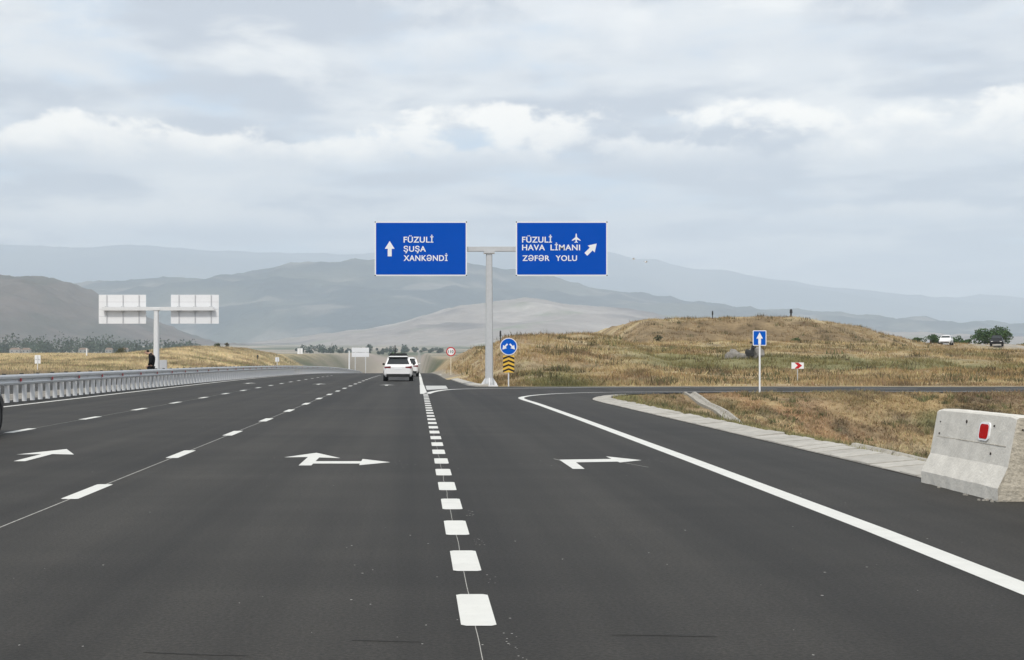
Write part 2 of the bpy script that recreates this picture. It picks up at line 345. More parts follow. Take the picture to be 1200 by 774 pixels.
M = dict(
    asphalt=asphalt(),
    ground=material('dry_ground', (.3, .24, .15), .95, .1, noise=.35, nscale=1.3, bump=.5, bscale=9, attr=True),
    hill=material('hill_ground', (.3, .3, .3), .95, .05, noise=.24, nscale=.022, attr=True, bump=.9, bscale=.02, bdist=14),
    grass=material('dry_grass', (.4, .3, .15), .85, .15, attr=True),
    paint=paint_mat(),
    worn=material('worn_paint', (.50, .50, .48), .7, .3, noise=.25, nscale=3),
    seam=material('seam_sealer', (.40, .39, .36), .8, .2, noise=.4, nscale=9),
    galv=material('galvanised_steel', (.56, .57, .58), .42, .5, metal=.35, noise=.07, nscale=5),
    galvp=material('pale_galvanised', (.72, .73, .74), .5, .4, metal=.15, noise=.06, nscale=4),
    alu=material('panel_back', (.80, .81, .83), .5, .4, noise=.03, nscale=2),
    rib=material('rib_grey', (.50, .51, .53), .5, .4),
    blue=material('sign_blue', (0, .074, .46), .65, .06, noise=.03, nscale=1.5),
    rblue=material('disc_blue', (.001, .10, .52), .6, .1),
    white=material('sign_white', (.82, .83, .85), .5, .3),
    black=material('black_film', (.012, .012, .013), .5, .3),
    red=material('sign_red', (.52, .012, .018), .45, .35),
    refl=material('red_reflector', (.46, .003, .003), .6, .1),
    dred=material('dull_reflector', (.40, .02, .03), .4, .4),
    yellow=material('sign_yellow', (.76, .47, .06), .45, .35),
    cream=material('cream_post', (.70, .62, .48), .5, .3),
    conc=material('concrete', (.64, .615, .56), .9, .15, noise=.16, nscale=5, bump=.35, bscale=30),
    oldconc=material('weathered_concrete', (.36, .34, .30), .95, .1, noise=.3, nscale=8, bump=.6, bscale=24),
    concrough=material('rough_concrete', (.46, .42, .35), .95, .1, noise=.32, nscale=14, bump=1.0, bscale=24),
    gutter=material('gutter_concrete', (.42, .40, .36), .9, .15, noise=.2, nscale=6, bump=.4, bscale=40, rand=.09),
    dark=material('dark_hole', (.05, .045, .04), .9, .1),
    car=material('white_car_paint', (.80, .80, .80), .3, .5, coat=.5), cark=material('black_car_paint', (.006, .006, .007), .45, .3),
    glass=material('car_glass', (.02, .024, .026), .1, .6), tyre=material('tyre', (.012, .012, .012), .8, .2), rim=material('rim', (.35, .35, .36), .35, .5, metal=.8),
    tail=material('tail_light', (.16, .006, .01), .25, .5), plastic=material('black_plastic', (.02, .02, .02), .6, .3),
    skin=material('skin', (.42, .26, .19), .6, .3), cloth=material('black_cloth', (.009, .009, .010), .85, .15), hair=material('hair', (.018, .013, .010), .7, .3), shoe=material('shoe', (.01, .01, .01), .5, .4),
    bark=material('bark', (.10, .075, .05), .9, .1, noise=.3, nscale=6), leaf=material('leaves', (.05, .09, .03), .7, .2, attr=True),
    rock=material('rock', (.24, .225, .205), .9, .15, noise=.35, nscale=4, bump=.8, bscale=6), scrap=material('dark_metal', (.022, .022, .022), .6, .4, noise=.4, nscale=6),
    plaster=material('plaster', (.34, .33, .31), .85, .15), roof=material('roof', (.33, .25, .20), .85, .15), window=material('window_dark', (.05, .06, .07), .3, .5), bird=material('bird', (.75, .75, .75), .7, .2), birdk=material('bird_wing_tip', (.06, .06, .06), .7, .2))

# ------------------------------------------------------------------ ground sheet
def axis(segs):
    out = []
    for a, b, s in segs: out.append(np.arange(a, b, s))
    return np.concatenate(out)
def geo(a, b, r, s0):
    v = [a]; s = s0
    while v[-1] < b: v.append(v[-1] + s); s *= r
    v[-1] = b; return np.array(v)
xr = np.concatenate([-geo(150, 15000, 1.13, 3)[::-1], axis([(-147, -40, 2.2), (-40, -26, 1.0), (-26, -12, .5), (-12, 6, 2.0), (6, 22, .45), (22, 36, .8), (36, 140, 1.6)]), geo(140, 15000, 1.13, 3)])
yr = np.concatenate([np.array([-500, -200, -90, -40, -15]), axis([(0, 12, 3), (12, 80, .55), (80, 200, 1.1), (200, 460, 2.6)]), geo(460, 19800, 1.06, 5)])
X, Y = np.meshgrid(xr, yr); Z = ground_z(X, Y)
far_t = ss(430, 800, Y)
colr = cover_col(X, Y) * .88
gp = fbm(X / 160, Y / 420, 5); gq = fbm(X / 700 + 4, Y / 500 + 9, 4)
plain = mixc(np.broadcast_to(np.array([.33, .29, .23]), (*X.shape, 3)), np.array([.11, .125, .08]), ss(-.12, .25, gp)); plain = mixc(plain, np.array([.34, .28, .24]), ss(0, .4, gq) * .7)
colr = mixc(colr, mixc(np.broadcast_to(np.array([.17, .16, .115]), colr.shape), np.array([.10, .115, .07]), ss(-.15, .25, fbm(X / 12, Y / 60, 4))), ss(-52, -38, X) * ss(12, 5, X) * ss(300, 380, Y))
colr = mixc(colr, plain, far_t)
verge = (X < -14.3) & (X > -18) | (X > right_edge(Y) - .4) & (X < right_edge(Y) + .9) & (Y > 61.8)
colr = np.where(verge[..., None], np.broadcast_to(np.array([.25, .235, .21]), colr.shape), colr)
track = np.exp(-((Y - 213 + .05 * (X - 92)) / 5)**2) * ss(82, 90, X)
colr = mixc(colr, np.array([.36, .335, .30]), track * .9)
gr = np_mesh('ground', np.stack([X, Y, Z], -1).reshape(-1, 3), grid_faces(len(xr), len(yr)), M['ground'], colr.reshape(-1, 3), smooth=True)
tag(gr, kind='structure')

# ------------------------------------------------------------------ hills and mountains
def massif(name, prof, D, front, back, base, nx, ny, amp, nscale, colf, seed):
    px = np.array([p[0] for p in prof], float); h = np.array([(CY - p[1]) * D / F + EYE for p in prof]); xs = (px - CX) * D / F
    gx = np.linspace(xs[0], xs[-1], nx); gy = np.concatenate([np.linspace(-front, 0, ny * 2 // 3), np.linspace(0, back, ny - ny * 2 // 3 + 1)[1:]])
    GX, T = np.meshgrid(gx, gy)
    k = np.interp(GX, xs, h); k = .25 * np.interp(GX - 60 * D / F * .1, xs, h) + .5 * k + .25 * np.interp(GX + 60 * D / F * .1, xs, h)
    warp = fbm(GX / (nscale * 3) + seed, T / (nscale * 3), 3) * front * .25
    T2 = np.where(T < 0, T / front + warp / front * np.clip(-T / front * 3, 0, 1), T / back)
    s = np.where(T2 < 0, 1 - np.clip(-T2, 0, 1)**1.25, 1 - np.clip(T2, 0, 1)**2)
    rg = ridged(GX / nscale + seed, T / nscale + seed * .7, 5) - .55
    fade = np.clip(s * 1.6, 0, 1)
    Zm = base - 60 + (k - base + 60) * s + amp * rg * fade * np.where(np.abs(T) < 1e-6, .45, 1)
    # seen outline follows the profile: nothing in front may stand above its own crest
    col = colf(GX, T, Zm, s, rg)
    o = np_mesh(name, np.stack([GX, D + T, Zm], -1).reshape(-1, 3), grid_faces(len(gx), len(gy)), M['hill'], col.reshape(-1, 3), smooth=True)
    return tag(o, kind='structure')
def B_(c, X): return np.broadcast_to(np.array(c), (*X.shape, 3))
def col_a(x, y, z, s, r):
    c = mixc(B_([.105, .088, .075], x), np.array([.075, .072, .058]), ss(-.1, .3, fbm(x / 160, y / 220, 5))); c = mixc(c, np.array([.15, .12, .105]), ss(-.05, .35, fbm(x / 420 + 3, y / 300, 4)) * .6)
    return mixc(c, np.array([.44, .385, .30]), ss(.36, .22, s + .05 * fbm(x / 250, y / 250, 3)))
def col_b(x, y, z, s, r):
    c = mixc(B_([.28, .25, .225], x), np.array([.16, .145, .14]), ss(-.05, .35, fbm(x / 500, y / 350, 5))); c = mixc(c, np.array([.40, .365, .33]), ss(.1, .4, fbm(x / 900 + 8, y / 260, 5)) * .8)
    return mixc(c, np.array([.20, .22, .15]), ss(.15, .4, fbm(x / 240 + 5, y / 240, 4)) * .7)
def col_c(x, y, z, s, r):
    c = mixc(B_([.030, .050, .058], x), np.array([.080, .095, .085]), ss(-.15, .3, fbm(x / 500, y / 420, 6))); return mixc(c, np.array([.20, .19, .17]), ss(.10, .34, fbm(x / 420 + 6, y / 260, 5)) * .7)  # wooded slopes tinted bluish, adding some of the haze's blue to their colour
def col_d(x, y, z, s, r): return mixc(B_([.05, .085, .11], x), np.array([.11, .13, .13]), ss(-.1, .4, fbm(x / 1800, y / 1500, 4)))  # blue of the distant air is partly put into this slope colour
massif('hill', [(-420, 404), (-250, 380), (-120, 346), (-40, 329), (0, 326), (30, 324.5), (60, 328), (80, 335), (100, 345), (125, 357), (150, 369), (190, 386), (225, 398), (260, 406), (320, 412)], 3800, 1100, 1200, 36, 300, 130, 34, 240, col_a, 3)
massif('foothills', [(180, 412), (260, 408), (330, 402), (420, 389), (470, 379), (500, 372), (540, 361), (580, 355), (630, 353), (690, 358), (740, 365), (800, 376), (900, 385), (1000, 391), (1150, 396), (1400, 402)], 4600, 1400, 1050, 52, 300, 110, 36, 430, col_b, 11)
massif('mountain', [(-300, 360), (-150, 350), (0, 345), (100, 337), (180, 333), (250, 329), (300, 321), (360, 313), (430, 309), (480, 306), (540, 308), (600, 317), (660, 332), (720, 345), (760, 350), (800, 358), (880, 366), (1000, 374), (1200, 384), (1500, 398)], 7600, 1900, 1700, 92, 340, 130, 90, 700, col_c, 23)
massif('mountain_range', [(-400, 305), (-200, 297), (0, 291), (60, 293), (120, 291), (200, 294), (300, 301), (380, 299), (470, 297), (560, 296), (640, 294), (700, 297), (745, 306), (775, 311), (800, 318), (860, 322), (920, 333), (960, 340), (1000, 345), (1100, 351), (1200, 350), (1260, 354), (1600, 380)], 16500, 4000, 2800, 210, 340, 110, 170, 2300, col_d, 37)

# ------------------------------------------------------------------ roads
def sheet(name, rows, mat, dz=0, parent=None):
    """rows: (y, x0, x1[, y1]); a strip that follows the road's grade"""
    v = []
    for r in rows:
        y, x0, x1 = r[:3]; y1 = r[3] if len(r) > 3 else y
        v += [(x0, y, float(roadz(y)) + dz), (x1, y1, float(roadz(y1)) + dz)]
    m = MB(); m.add(v, [(2 * i, 2 * i + 1, 2 * i + 3, 2 * i + 2) for i in range(len(rows) - 1)])
    return m.build(name, mat, parent, fixn=False)
ys = sorted(set([-40, -10, 0, 8, 16, 24, 32, 40, 48, 49, 50, 51.3, 52.6, 54, 55.3, 56.6, 58, 59, 60, 61, 61.8, 68, 74.5, 74.52, 76, 77.5, 80] + list(np.arange(84, 560, 4.0))))
road = sheet('road', [(y, -14.9, 14.5 if 61.7 < y < 74.51 else float(right_edge(y if y < 70 else max(y, 74.61)))) for y in ys], M['asphalt'])
tag(road, kind='structure')
side = MB(); side.add([(14.5, 61.8, 0), (320, 61.8, 0), (320, 74.5, 0), (14.5, 74.5, 0)], [(0, 1, 2, 3)]); side = tag(side.build('side_road', M['asphalt']), kind='structure')
PZ = .004
def patch(name, poly, mat=None, parent=None, dz=PZ):
    m = MB(); m.add([(x, y, float(roadz(y)) + dz) for x, y in poly], [tuple(range(len(poly)))])
    o = m.build(name, mat or M['paint'], parent or road, fixn=False)
    if o.data.polygons[0].normal.z < 0: o.data.flip_normals()
    return o
def dash_line(x, w, y0, length, period, n, dx=0):
    for k in range(n):
        a = y0 + k * period; b = a + length; j = random.uniform(-.008, .008)
        r = .03 if a < 25 else 0
        p = [(x - w / 2 + r + j, a), (x + w / 2 - r + j, a), (x + w / 2 + j, a + r), (x + w / 2 + j, b - r), (x + w / 2 - r + j, b), (x - w / 2 + r + j, b), (x - w / 2 + j, b - r), (x - w / 2 + j, a + r)] if r else [(x - w / 2, a), (x + w / 2, a), (x + w / 2, b), (x - w / 2, b)]
        patch('lane_dash', p)
dash_line(.352, .20, 5.68, 1.03, 1.98, 27)
dash_line(-3.72, .19, 8.55, 1.72, 6.05, 22)
dash_line(-8.3, .19, 15.5, 1.75, 6.1, 20)
def strip(name, pts, w, mat=None, dz=PZ, parent=None):
    """painted line of width w along a polyline"""
    m = MB(); v = []
    for i, p in enumerate(pts):
        a = Vector(pts[max(i - 1, 0)]); b = Vector(pts[min(i + 1, len(pts) - 1)]); t = (b - a).normalized(); nrm = Vector((-t.y, t.x)) * w / 2
        for s in (1, -1): q = Vector(p) + nrm * s; v.append((q.x, q.y, float(roadz(q.y)) + dz))
    m.add(v, [(2 * i, 2 * i + 1, 2 * i + 3, 2 * i + 2) for i in range(len(pts) - 1)])
    o = m.build(name, mat or M['paint'], parent or road, fixn=False)
    if o.data.polygons[0].normal.z < 0: o.data.flip_normals()
    return o
def smooth_poly(pts, it=2):
    for _ in range(it):
        o = [pts[0]]
        for a, b in zip(pts, pts[1:]): o += [(a[0] * .75 + b[0] * .25, a[1] * .75 + b[1] * .25), (a[0] * .25 + b[0] * .75, a[1] * .25 + b[1] * .75)]
        pts = o + [pts[-1]]
    return pts
strip('edge_line', [(-12.95, y) for y in (-20, 20, 50, 80)] + [(-12.95 + .001 * (y - 80), y) for y in range(86, 420, 6)], .2)
strip('edge_line', [(3.86, -10), (3.9, 6), (4.02, 12), (4.06, 20), (4.07, 34), (4.03, 44)] + smooth_poly([(4.0, 47), (3.92, 50.6), (4.0, 53.2), (4.7, 56.2), (6.0, 59.2), (8.0, 61.4), (10.5, 62.3), (14.5, 62.55)]), .22)
strip('edge_line', [(14.5, 62.55), (60, 62.6), (320, 62.6)], .22, parent=side)
strip('edge_line', smooth_poly([(.42, 59), (.75, 63), (1.6, 67.6), (3.2, 69.2), (5.5, 70.2), (8, 71.6), (9.6, 72.6), (14.5, 72.9)]), .3)
strip('edge_line', [(14.5, 72.9), (60, 73.4), (320, 73.6)], .22, parent=side)
for k in range(9): strip('lane_dash', [(14.9 + 7 * k, 68.3), (18.0 + 7 * k, 68.3)], .18, parent=side)
patch('gore_marking', [(.13, 58.7), (.43, 58.7), (.41, 75), (.40, 110), (.38, 180), (.15, 180), (.13, 110), (.12, 75)][:0] or [(.12, 58.7), (.44, 58.7), (.40, 70), (.38, 79), (.14, 79)])
strip('edge_line', [(.26, y) for y in range(79, 420, 6)], .2)
patch('worn_marking', [(.46, 76.5), (.46, 66), (1.25, 68.0), (1.55, 69.0), (1.6, 76.5)], M['worn'])
def arrow(pts): patch('direction_arrow', pts)
def straight(x, y): arrow([(x - .085, y), (x + .085, y), (x + .085, y + 1.5), (x + .45, y + 1.4), (x, y + 2.7), (x - .45, y + 1.4), (x - .085, y + 1.5)])
straight(-5.83, 20)
arrow([(-1.67, 19.2), (-1.49, 19.2), (-1.49, 19.55), (-.82, 19.55), (-.82, 19.25), (-.39, 19.80), (-.82, 20.45), (-.82, 20.0), (-1.49, 20.0), (-1.49, 20.75), (-1.16, 20.62), (-1.61, 21.8), (-2.03, 20.78), (-1.67, 20.85)])
arrow([(2.12, 18.6), (2.28, 18.6), (2.30, 19.78), (2.92, 19.92), (2.93, 19.75), (3.32, 20.2), (2.90, 21.0), (2.91, 20.45), (2.11, 20.3)])
straight(-10.4, 83); straight(-5.85, 80); straight(-1.75, 77)
opp = tag(sheet('opposite_road', [(y, -27.6, -16.6) for y in ys if not 48 < y < 74.6], M['asphalt'], .02), kind='structure')
strip('edge_line', [(-26.8, y) for y in range(20, 420, 8)], .2, parent=opp, dz=.024)
# thin set-out lines and cracks on the asphalt
def wander(x, y0, y1, amp, step): return [(x + random.uniform(-amp, amp), y) for y in np.arange(y0, y1, step)]
strip('chalk_line', wander(-3.72, 4, 62, .004, 2.0), .016, M['seam'], .002)
strip('chalk_line', wander(-8.3, 14, 70, .004, 2.0), .014, M['seam'], .002)
strip('crack', smooth_poly(wander(.33, 4.5, 30, .006, .4), 1), .0045, M['seam'], .002)
M['rubber'] = material('tyre_rubber', (.0225, .0205, .0175), .75, .25, noise=.3, nscale=12)
for pts, w in (([(-.35, 7.28), (-.15, 7.25), (.02, 7.235)], .014), ([(1.05, 7.42), (1.35, 7.40), (1.62, 7.37)], .012), ([(-1.4, 6.98), (-1.1, 6.92), (-.85, 6.90)], .011)): strip('tyre_mark', pts, w, M['rubber'], .002)
strip('chalk_line', [(2.05, 20.5), (2.15, 20.0)], .02, M['seam'], .002); strip('chalk_line', [(3.0, 19.7), (3.2, 18.9)], .012, M['seam'], .002)
flecks = MB()
for k in range(150):
    y = 4.5 + 26 * random.random()**1.4; x = random.uniform(-.48, .5) * y * .75 + .06 * y; 
    if k % 3 == 0: x, y = random.choice([(.45, 0), (-.4, 0), (2.0, 0), (3.4, 0)])[0] + random.gauss(0, .09), random.choice([random.uniform(5, 10), random.uniform(18.4, 20.5)])
    if x > 6: continue
    s = random.uniform(.003, .009); a = random.random() * 6
    flecks.add([(x + s * math.cos(a + q) * random.uniform(.6, 1.6), y + s * 1.5 * math.sin(a + q), .0025) for q in (0, 1.6, 3.1, 4.7)], [(0, 1, 2, 3)])
for k in range(70):                                 # chips of paint beside the dashes and arrow heads
    if k < 40: x, y = .47 + abs(random.gauss(0, .04)), random.choice([6.9, 7.2, 9.2, 11.2, 13.2]) + random.uniform(-.2, .3)
    else: x, y = random.choice([(-.25, 19.75), (3.5, 20.2), (1.75, 19.4)]); x += random.gauss(0, .12); y += random.gauss(0, .35)
    s_ = random.uniform(.003, .008); flecks.add([(x - s_, y - s_, .0025), (x + s_, y - s_ * .6, .0025), (x + s_ * .7, y + s_ * 1.6, .0025), (x - s_, y + s_, .0025)], [(0, 1, 2, 3)])
fl = flecks.build('paint_fleck', M['seam'], road, fixn=False); fl['kind'] = 'stuff'
for p in fl.data.polygons:
    pass
# kerb beyond the junction
kb = MB(); pts = [(3.4, 75.3), (2.95, 77.5), (2.7, 85), (2.5, 95), (2.35, 113), (2.25, 140), (2.22, 180), (2.22, 240), (2.22, 300)]
ring = []
for x, y in pts: z = float(roadz(y)); ring.append([(x, y, z - .1), (x + .02, y, z + .05), (x + .5, y, z + .12), (x + .55, y, z - .1)])
kb.loft(ring); tag(kb.build('kerb', M['gutter']), kind='structure')

# concrete gutter of tilted slabs
gut = thing('gutter', (6.4, 16, 0), None, None); gut['kind'] = 'structure'
gpath = [(6.34, 16.75)] + [(6.36, y) for y in (20, 26, 32, 38, 44, 47)] + smooth_poly([(6.37, 48), (6.42, 50.3), (6.85, 52.9), (7.6, 55.3), (8.1, 56.5)])
def walk(path, step):
    out = [path[0]]; acc = 0
    for a, b in zip(path, path[1:]):
        a = Vector(a); b = Vector(b); l = (b - a).length; t = step - acc
        while t <= l: out.append(tuple(a + (b - a) * t / l)); t += step
        acc = (acc + l) % step if True else 0
        acc = l - (t - step)
    return out
gp_ = walk(gpath, .62)
for a, b in zip(gp_, gp_[1:]):
    a = Vector(a); b = Vector(b); t = (b - a).normalized(); n = Vector((t.y, -t.x)); g = .012; w = .68 + random.uniform(-.05, .03)
    a2 = a + t * g; b2 = b - t * g; dz = random.uniform(-.008, .008); z0 = .022 + dz; z1 = .085 + dz + random.uniform(-.01, .01)
    q = [(a2, z0), (b2, z0 + random.uniform(-.006, .006)), (b2 + n * w, z1), (a2 + n * w, z1 + random.uniform(-.012, .012))]
    m = MB(); m.loft([[(p.x - 6.4, p.y - 16, z - .16) for p, z in q], [(p.x - 6.4, p.y - 16, z) for p, z in q]])
    o = m.build('gutter_slab', M['gutter'], gut, bevel=.008)
# the bed under the slabs
bed = MB(); rr = []
for i, p in enumerate(gpath):
    a = Vector(gpath[max(i - 1, 0)]); b = Vector(gpath[min(i + 1, len(gpath) - 1)]); t = (b - a).normalized(); n = Vector((t.y, -t.x)); p = Vector(p)
    l = p - n * .02; r = p + n * .72; rr.append([(l.x - 6.4, l.y - 16, -.15), (l.x - 6.4, l.y - 16, .006), (r.x - 6.4, r.y - 16, .035), (r.x - 6.4, r.y - 16, -.15)])
bed.loft(rr); bed.build('gutter_bed', M['dark'], gut)

def gz(x, y): return float(ground_z(np.array([x]), np.array([y]))[0])
# drain chutes down the bank
def chute(p0, p1, w, label, segs=6):
    t = thing('drain_chute', (p0[0], p0[1], 0), label, 'drain chute', 'concrete drain chutes on the bank')
    a = Vector(p0); b = Vector(p1); d = (b - a).normalized(); n = Vector((d.y, -d.x))
    for k in range(segs):
        u = a + (b - a) * (k + .02) / segs; v = a + (b - a) * (k + .98) / segs
        def sec(p):
            z = gz(p.x, p.y) + .05; r = []
            for o, h in ((-w / 2, -.1), (-w / 2, .07), (-w / 2 + .09, .07), (-w / 2 + .14, -.01), (w / 2 - .14, -.01), (w / 2 - .09, .07), (w / 2, .07), (w / 2, -.1)):
                q = p + n * o; r.append((q.x - p0[0], q.y - p0[1], z + h))
            return r
        m = MB(); m.loft([sec(u), sec(v)]); m.build('chute_section', M['oldconc'], t)
    return t
chute((11.9, 61.2), (11.9, 48.5), .5, 'long pale concrete drain chute running down the grassy bank from the side road', 8)
chute((7.5, 23.9), (8.7, 21.0), .42, 'short grey concrete drain chute beside the gutter near the barrier', 3)

# ------------------------------------------------------------------ grass
def blades(name, px, py, h, w, nb, col, lean=.5, spread=.12, kind='stuff', cvar=.25):
    n = len(px); pz = ground_z(px, py)
    k = n * nb; x = np.repeat(px, nb) + RNG.normal(0, spread, k); y = np.repeat(py, nb) + RNG.normal(0, spread, k); z = np.repeat(pz, nb) - .03
    hh = np.repeat(h, nb) * RNG.uniform(.45, 1.15, k); ww = np.repeat(w, nb) * RNG.uniform(.6, 1.3, k)
    an = RNG.uniform(0, 2 * np.pi, k); ln = RNG.normal(0, lean, k) * hh; la = RNG.uniform(0, 2 * np.pi, k)
    bx, by = np.cos(an) * ww / 2, np.sin(an) * ww / 2
    V = np.empty((k, 3, 3)); V[:, 0] = np.stack([x - bx, y - by, z], -1); V[:, 1] = np.stack([x + bx, y + by, z], -1)
    V[:, 2] = np.stack([x + np.cos(la) * ln, y + np.sin(la) * ln, z + hh], -1)
    c = np.repeat(col, nb, 0) * RNG.uniform(1 - cvar, 1 + cvar, (k, 1)) * np.exp(RNG.normal(0, .05, (k, 3)))
    c3 = np.repeat(c[:, None, :], 3, 1).reshape(-1, 3)
    o = np_mesh(name, V.reshape(-1, 3), np.arange(k * 3).reshape(-1, 3), M['grass'], c3)
    return tag(o, kind=kind)
# bank and ditch in the foreground
n = 72000; u = RNG.uniform(0, 1, n); gy_ = 13 + 48.6 * u**.8; gx_ = right_edge(gy_) + .72 + RNG.uniform(0, 1, n) * np.clip(.475 * gy_ - right_edge(gy_) + 1.5, .5, None)
gy_ = np.where((gx_ < 14.5) | True, gy_, gy_); keep = (gx_ > right_edge(gy_) + .7) & (fbm(gx_ / 1.1, gy_ / 1.1, 3) > -.42)
keep &= ~((np.abs(gx_ - (11.9 - (61.2 - gy_) * .04)) < .42) & (gy_ > 46.3))
keep &= ~((gy_ > 20.4) & (gy_ < 24.4) & (np.abs(gx_ - (7.35 + (24.2 - gy_) * .347)) < .4))
keep &= ~((gx_ < 7.1) & (gy_ < 16.8))
gx_, gy_ = gx_[keep], gy_[keep]
cc = cover_col(gx_, gy_)
blades('bank_grass', gx_, gy_, RNG.uniform(.05, .18, len(gx_)) * (1 + .9 * fbm(gx_ / 3, gy_ / 3, 2)), RNG.uniform(.012, .028, len(gx_)) * (.6 + gy_ / 40), 6, cc, .75, .07)
n = 1500; gy_ = 15 + 45 * RNG.uniform(0, 1, n)**.8; gx_ = right_edge(gy_) + 1 + RNG.uniform(0, 1, n) * np.clip(.475 * gy_ - right_edge(gy_), .5, None)
keep = (fbm(gx_ / 2.5 + 90, gy_ / 3, 3) > .0) & ~((np.abs(gx_ - 11.9) < .6) & (gy_ > 46)) & ~((gx_ < 9) & (gy_ < 24.6) & (gy_ > 20)); gx_, gy_ = gx_[keep], gy_[keep]
wc = mixc(np.broadcast_to(np.array([.11, .10, .055]), (len(gx_), 3)), np.array([.17, .17, .08]), RNG.uniform(0, 1, len(gx_)))
blades('bank_weeds', gx_, gy_, RNG.uniform(.12, .34, len(gx_)), RNG.uniform(.014, .03, len(gx_)) * (.6 + gy_ / 40), 26, wc, .6, .10)
# the mound beyond the side road
n = 125000; gy_ = 76 + 165 * RNG.uniform(0, 1, n)**1.25; gx_ = 2.8 + RNG.uniform(0, 1, n) * (.455 * gy_ + 1)
D_ = np.interp(gx_, CRX, CRD); keep = (gy_ < D_ + 10) & (gx_ > np.interp(gy_, [74, 113, 600], [3.8, 3.4, 3.3])); keep &= RNG.uniform(0, 1, n) < .55 + fbm(gx_ / 4, gy_ / 4, 3) * 1.4
keep &= ~((np.abs(gy_ - 213 + .05 * (gx_ - 92)) < 4) & (gx_ > 86)); keep &= (gy_ > 76.4)
gx_, gy_ = gx_[keep], gy_[keep]; cc = cover_col(gx_, gy_)
blades('mound_grass', gx_, gy_, RNG.uniform(.10, .36, len(gx_)) * (1 + .9 * fbm(gx_ / 6, gy_ / 5, 2)), RNG.uniform(.03, .08, len(gx_)), 5, cc * np.array([.90, .86, .78]), .6, .22)
# taller weeds and stalks standing in clumps on the mound
n = 2600; gy_ = 78 + 120 * RNG.uniform(0, 1, n)**1.2; gx_ = 4 + RNG.uniform(0, 1, n) * (.455 * gy_ - 2); D_ = np.interp(gx_, CRX, CRD)
keep = (gy_ < D_ + 4) & ((fbm(gx_ / 9 + 50, gy_ / 7, 3) > .02) | (gy_ > D_ - 20) & (RNG.uniform(0, 1, n) < .5)); gx_, gy_ = gx_[keep], gy_[keep]
wc = mixc(np.broadcast_to(np.array([.10, .08, .045]), (len(gx_), 3)), np.array([.12, .13, .06]), RNG.uniform(0, 1, len(gx_))**2)
blades('weeds', gx_, gy_, RNG.uniform(.25, .6, len(gx_)), RNG.uniform(.05, .10, len(gx_)), 14, wc, .6, .3)
# field on the left
n = 100000; gy_ = 80 + 370 * RNG.uniform(0, 1, n)**.8; gx_ = -28 - RNG.uniform(0, 1, n) * np.maximum(.33 * gy_ - 22, 1); keep = (gx_ < -28) & (gx_ > -.36 * gy_ - 4)
gx_, gy_ = gx_[keep], gy_[keep]; cc = cover_col(gx_, gy_)
blades('field_grass', gx_, gy_, RNG.uniform(.2, .55, len(gx_)), RNG.uniform(.06, .14, len(gx_)), 4, cc, .4, .3)

n = 1500; gy_ = 110 + 330 * RNG.uniform(0, 1, n); gx_ = -28.5 - RNG.uniform(0, 1, n) * (.33 * gy_ - 25); keep = (fbm(gx_ / 12 + 50, gy_ / 20, 3) > .05) & (gx_ < -28.5); gx_, gy_ = gx_[keep], gy_[keep]
wc = mixc(np.broadcast_to(np.array([.15, .12, .07]), (len(gx_), 3)), np.array([.13, .15, .06]), RNG.uniform(0, 1, len(gx_)))
blades('field_weeds', gx_, gy_, RNG.uniform(.3, .8, len(gx_)), RNG.uniform(.08, .16, len(gx_)), 12, wc, .55, .4)

# ------------------------------------------------------------------ trees and shrubs
def leaf_cloud(clumps, n, size, base, seed):
    r = np.random.default_rng(seed); P = []
    vol = np.array([c[3] * c[4] * c[5] for c in clumps])**.67; cnt = (vol / vol.sum() * n).astype(int) + 1
    out = []; cl = []
    for (x, y, z, a, b, c), k in zip(clumps, cnt):
        d = r.normal(size=(k, 3)); d /= np.linalg.norm(d, axis=1)[:, None]; q = r.uniform(.35, 1, k)**.5
        q = q * (1 + .25 * np.sin(d[:, 0] * 5 + x) * np.cos(d[:, 2] * 6 + y)); out.append(np.array([x, y, z]) + d * q[:, None] * np.array([a, b, c])); cl.append(np.full(k, r.uniform(.75, 1.3)))
    P = np.concatenate(out); t = np.concatenate(cl); k = len(P)
    u = r.normal(size=(k, 3)); u /= np.linalg.norm(u, axis=1)[:, None]; w = np.cross(u, r.normal(size=(k, 3))); w /= np.linalg.norm(w, axis=1)[:, None]
    s = size * r.uniform(.6, 1.4, (k, 1)); V = np.stack([P - u * s, P + w * s * .55, P + u * s, P - w * s * .55], 1)
    c = np.array(base) * (t * r.uniform(.7, 1.35, k))[:, None]
    return V.reshape(-1, 3), np.arange(k * 4).reshape(-1, 4), np.repeat(c, 4, 0)
def bushy(name, x, y, w, h, label, cat, base, n, leaf, trunk_h=0, group=None, seed=1, z=None, d=None, clumps=9):
    r = random.Random(seed); d = d or w; t = thing(name, (x, y, gz(x, y) if z is None else z), label, cat, group)
    cl = []
    for k in range(clumps):
        a = r.uniform(0, 6.28); q = r.uniform(.1, .8)**.6; zz = trunk_h + (h - trunk_h) * r.uniform(.22, .80)
        taper = 1 - .55 * max(0, (zz - trunk_h) / (h - trunk_h) - .35)
        s = r.uniform(.24, .42); cl.append((math.cos(a) * q * w / 2 * taper, math.sin(a) * q * d / 2 * taper, zz, w * s * .62, d * s * .62, (h - trunk_h) * s * .75))
    V, Fc, c = leaf_cloud(cl, n, leaf, base, seed); np_mesh('crown' if trunk_h else 'foliage', V, Fc, M['leaf'], c, parent=t)
    m = MB(); tr = .035 * w if trunk_h else .02 * w
    m.tube((0, 0, -.1), (0, 0, trunk_h + .35 * (h - trunk_h)), tr * 1.3, tr * .6)
    for c_ in cl[:6]: m.tube((0, 0, trunk_h * .7), (c_[0], c_[1], c_[2]), tr * .5, tr * .15, 6)
    m.build('trunk' if trunk_h else 'stem', M['bark'], t)
    return t
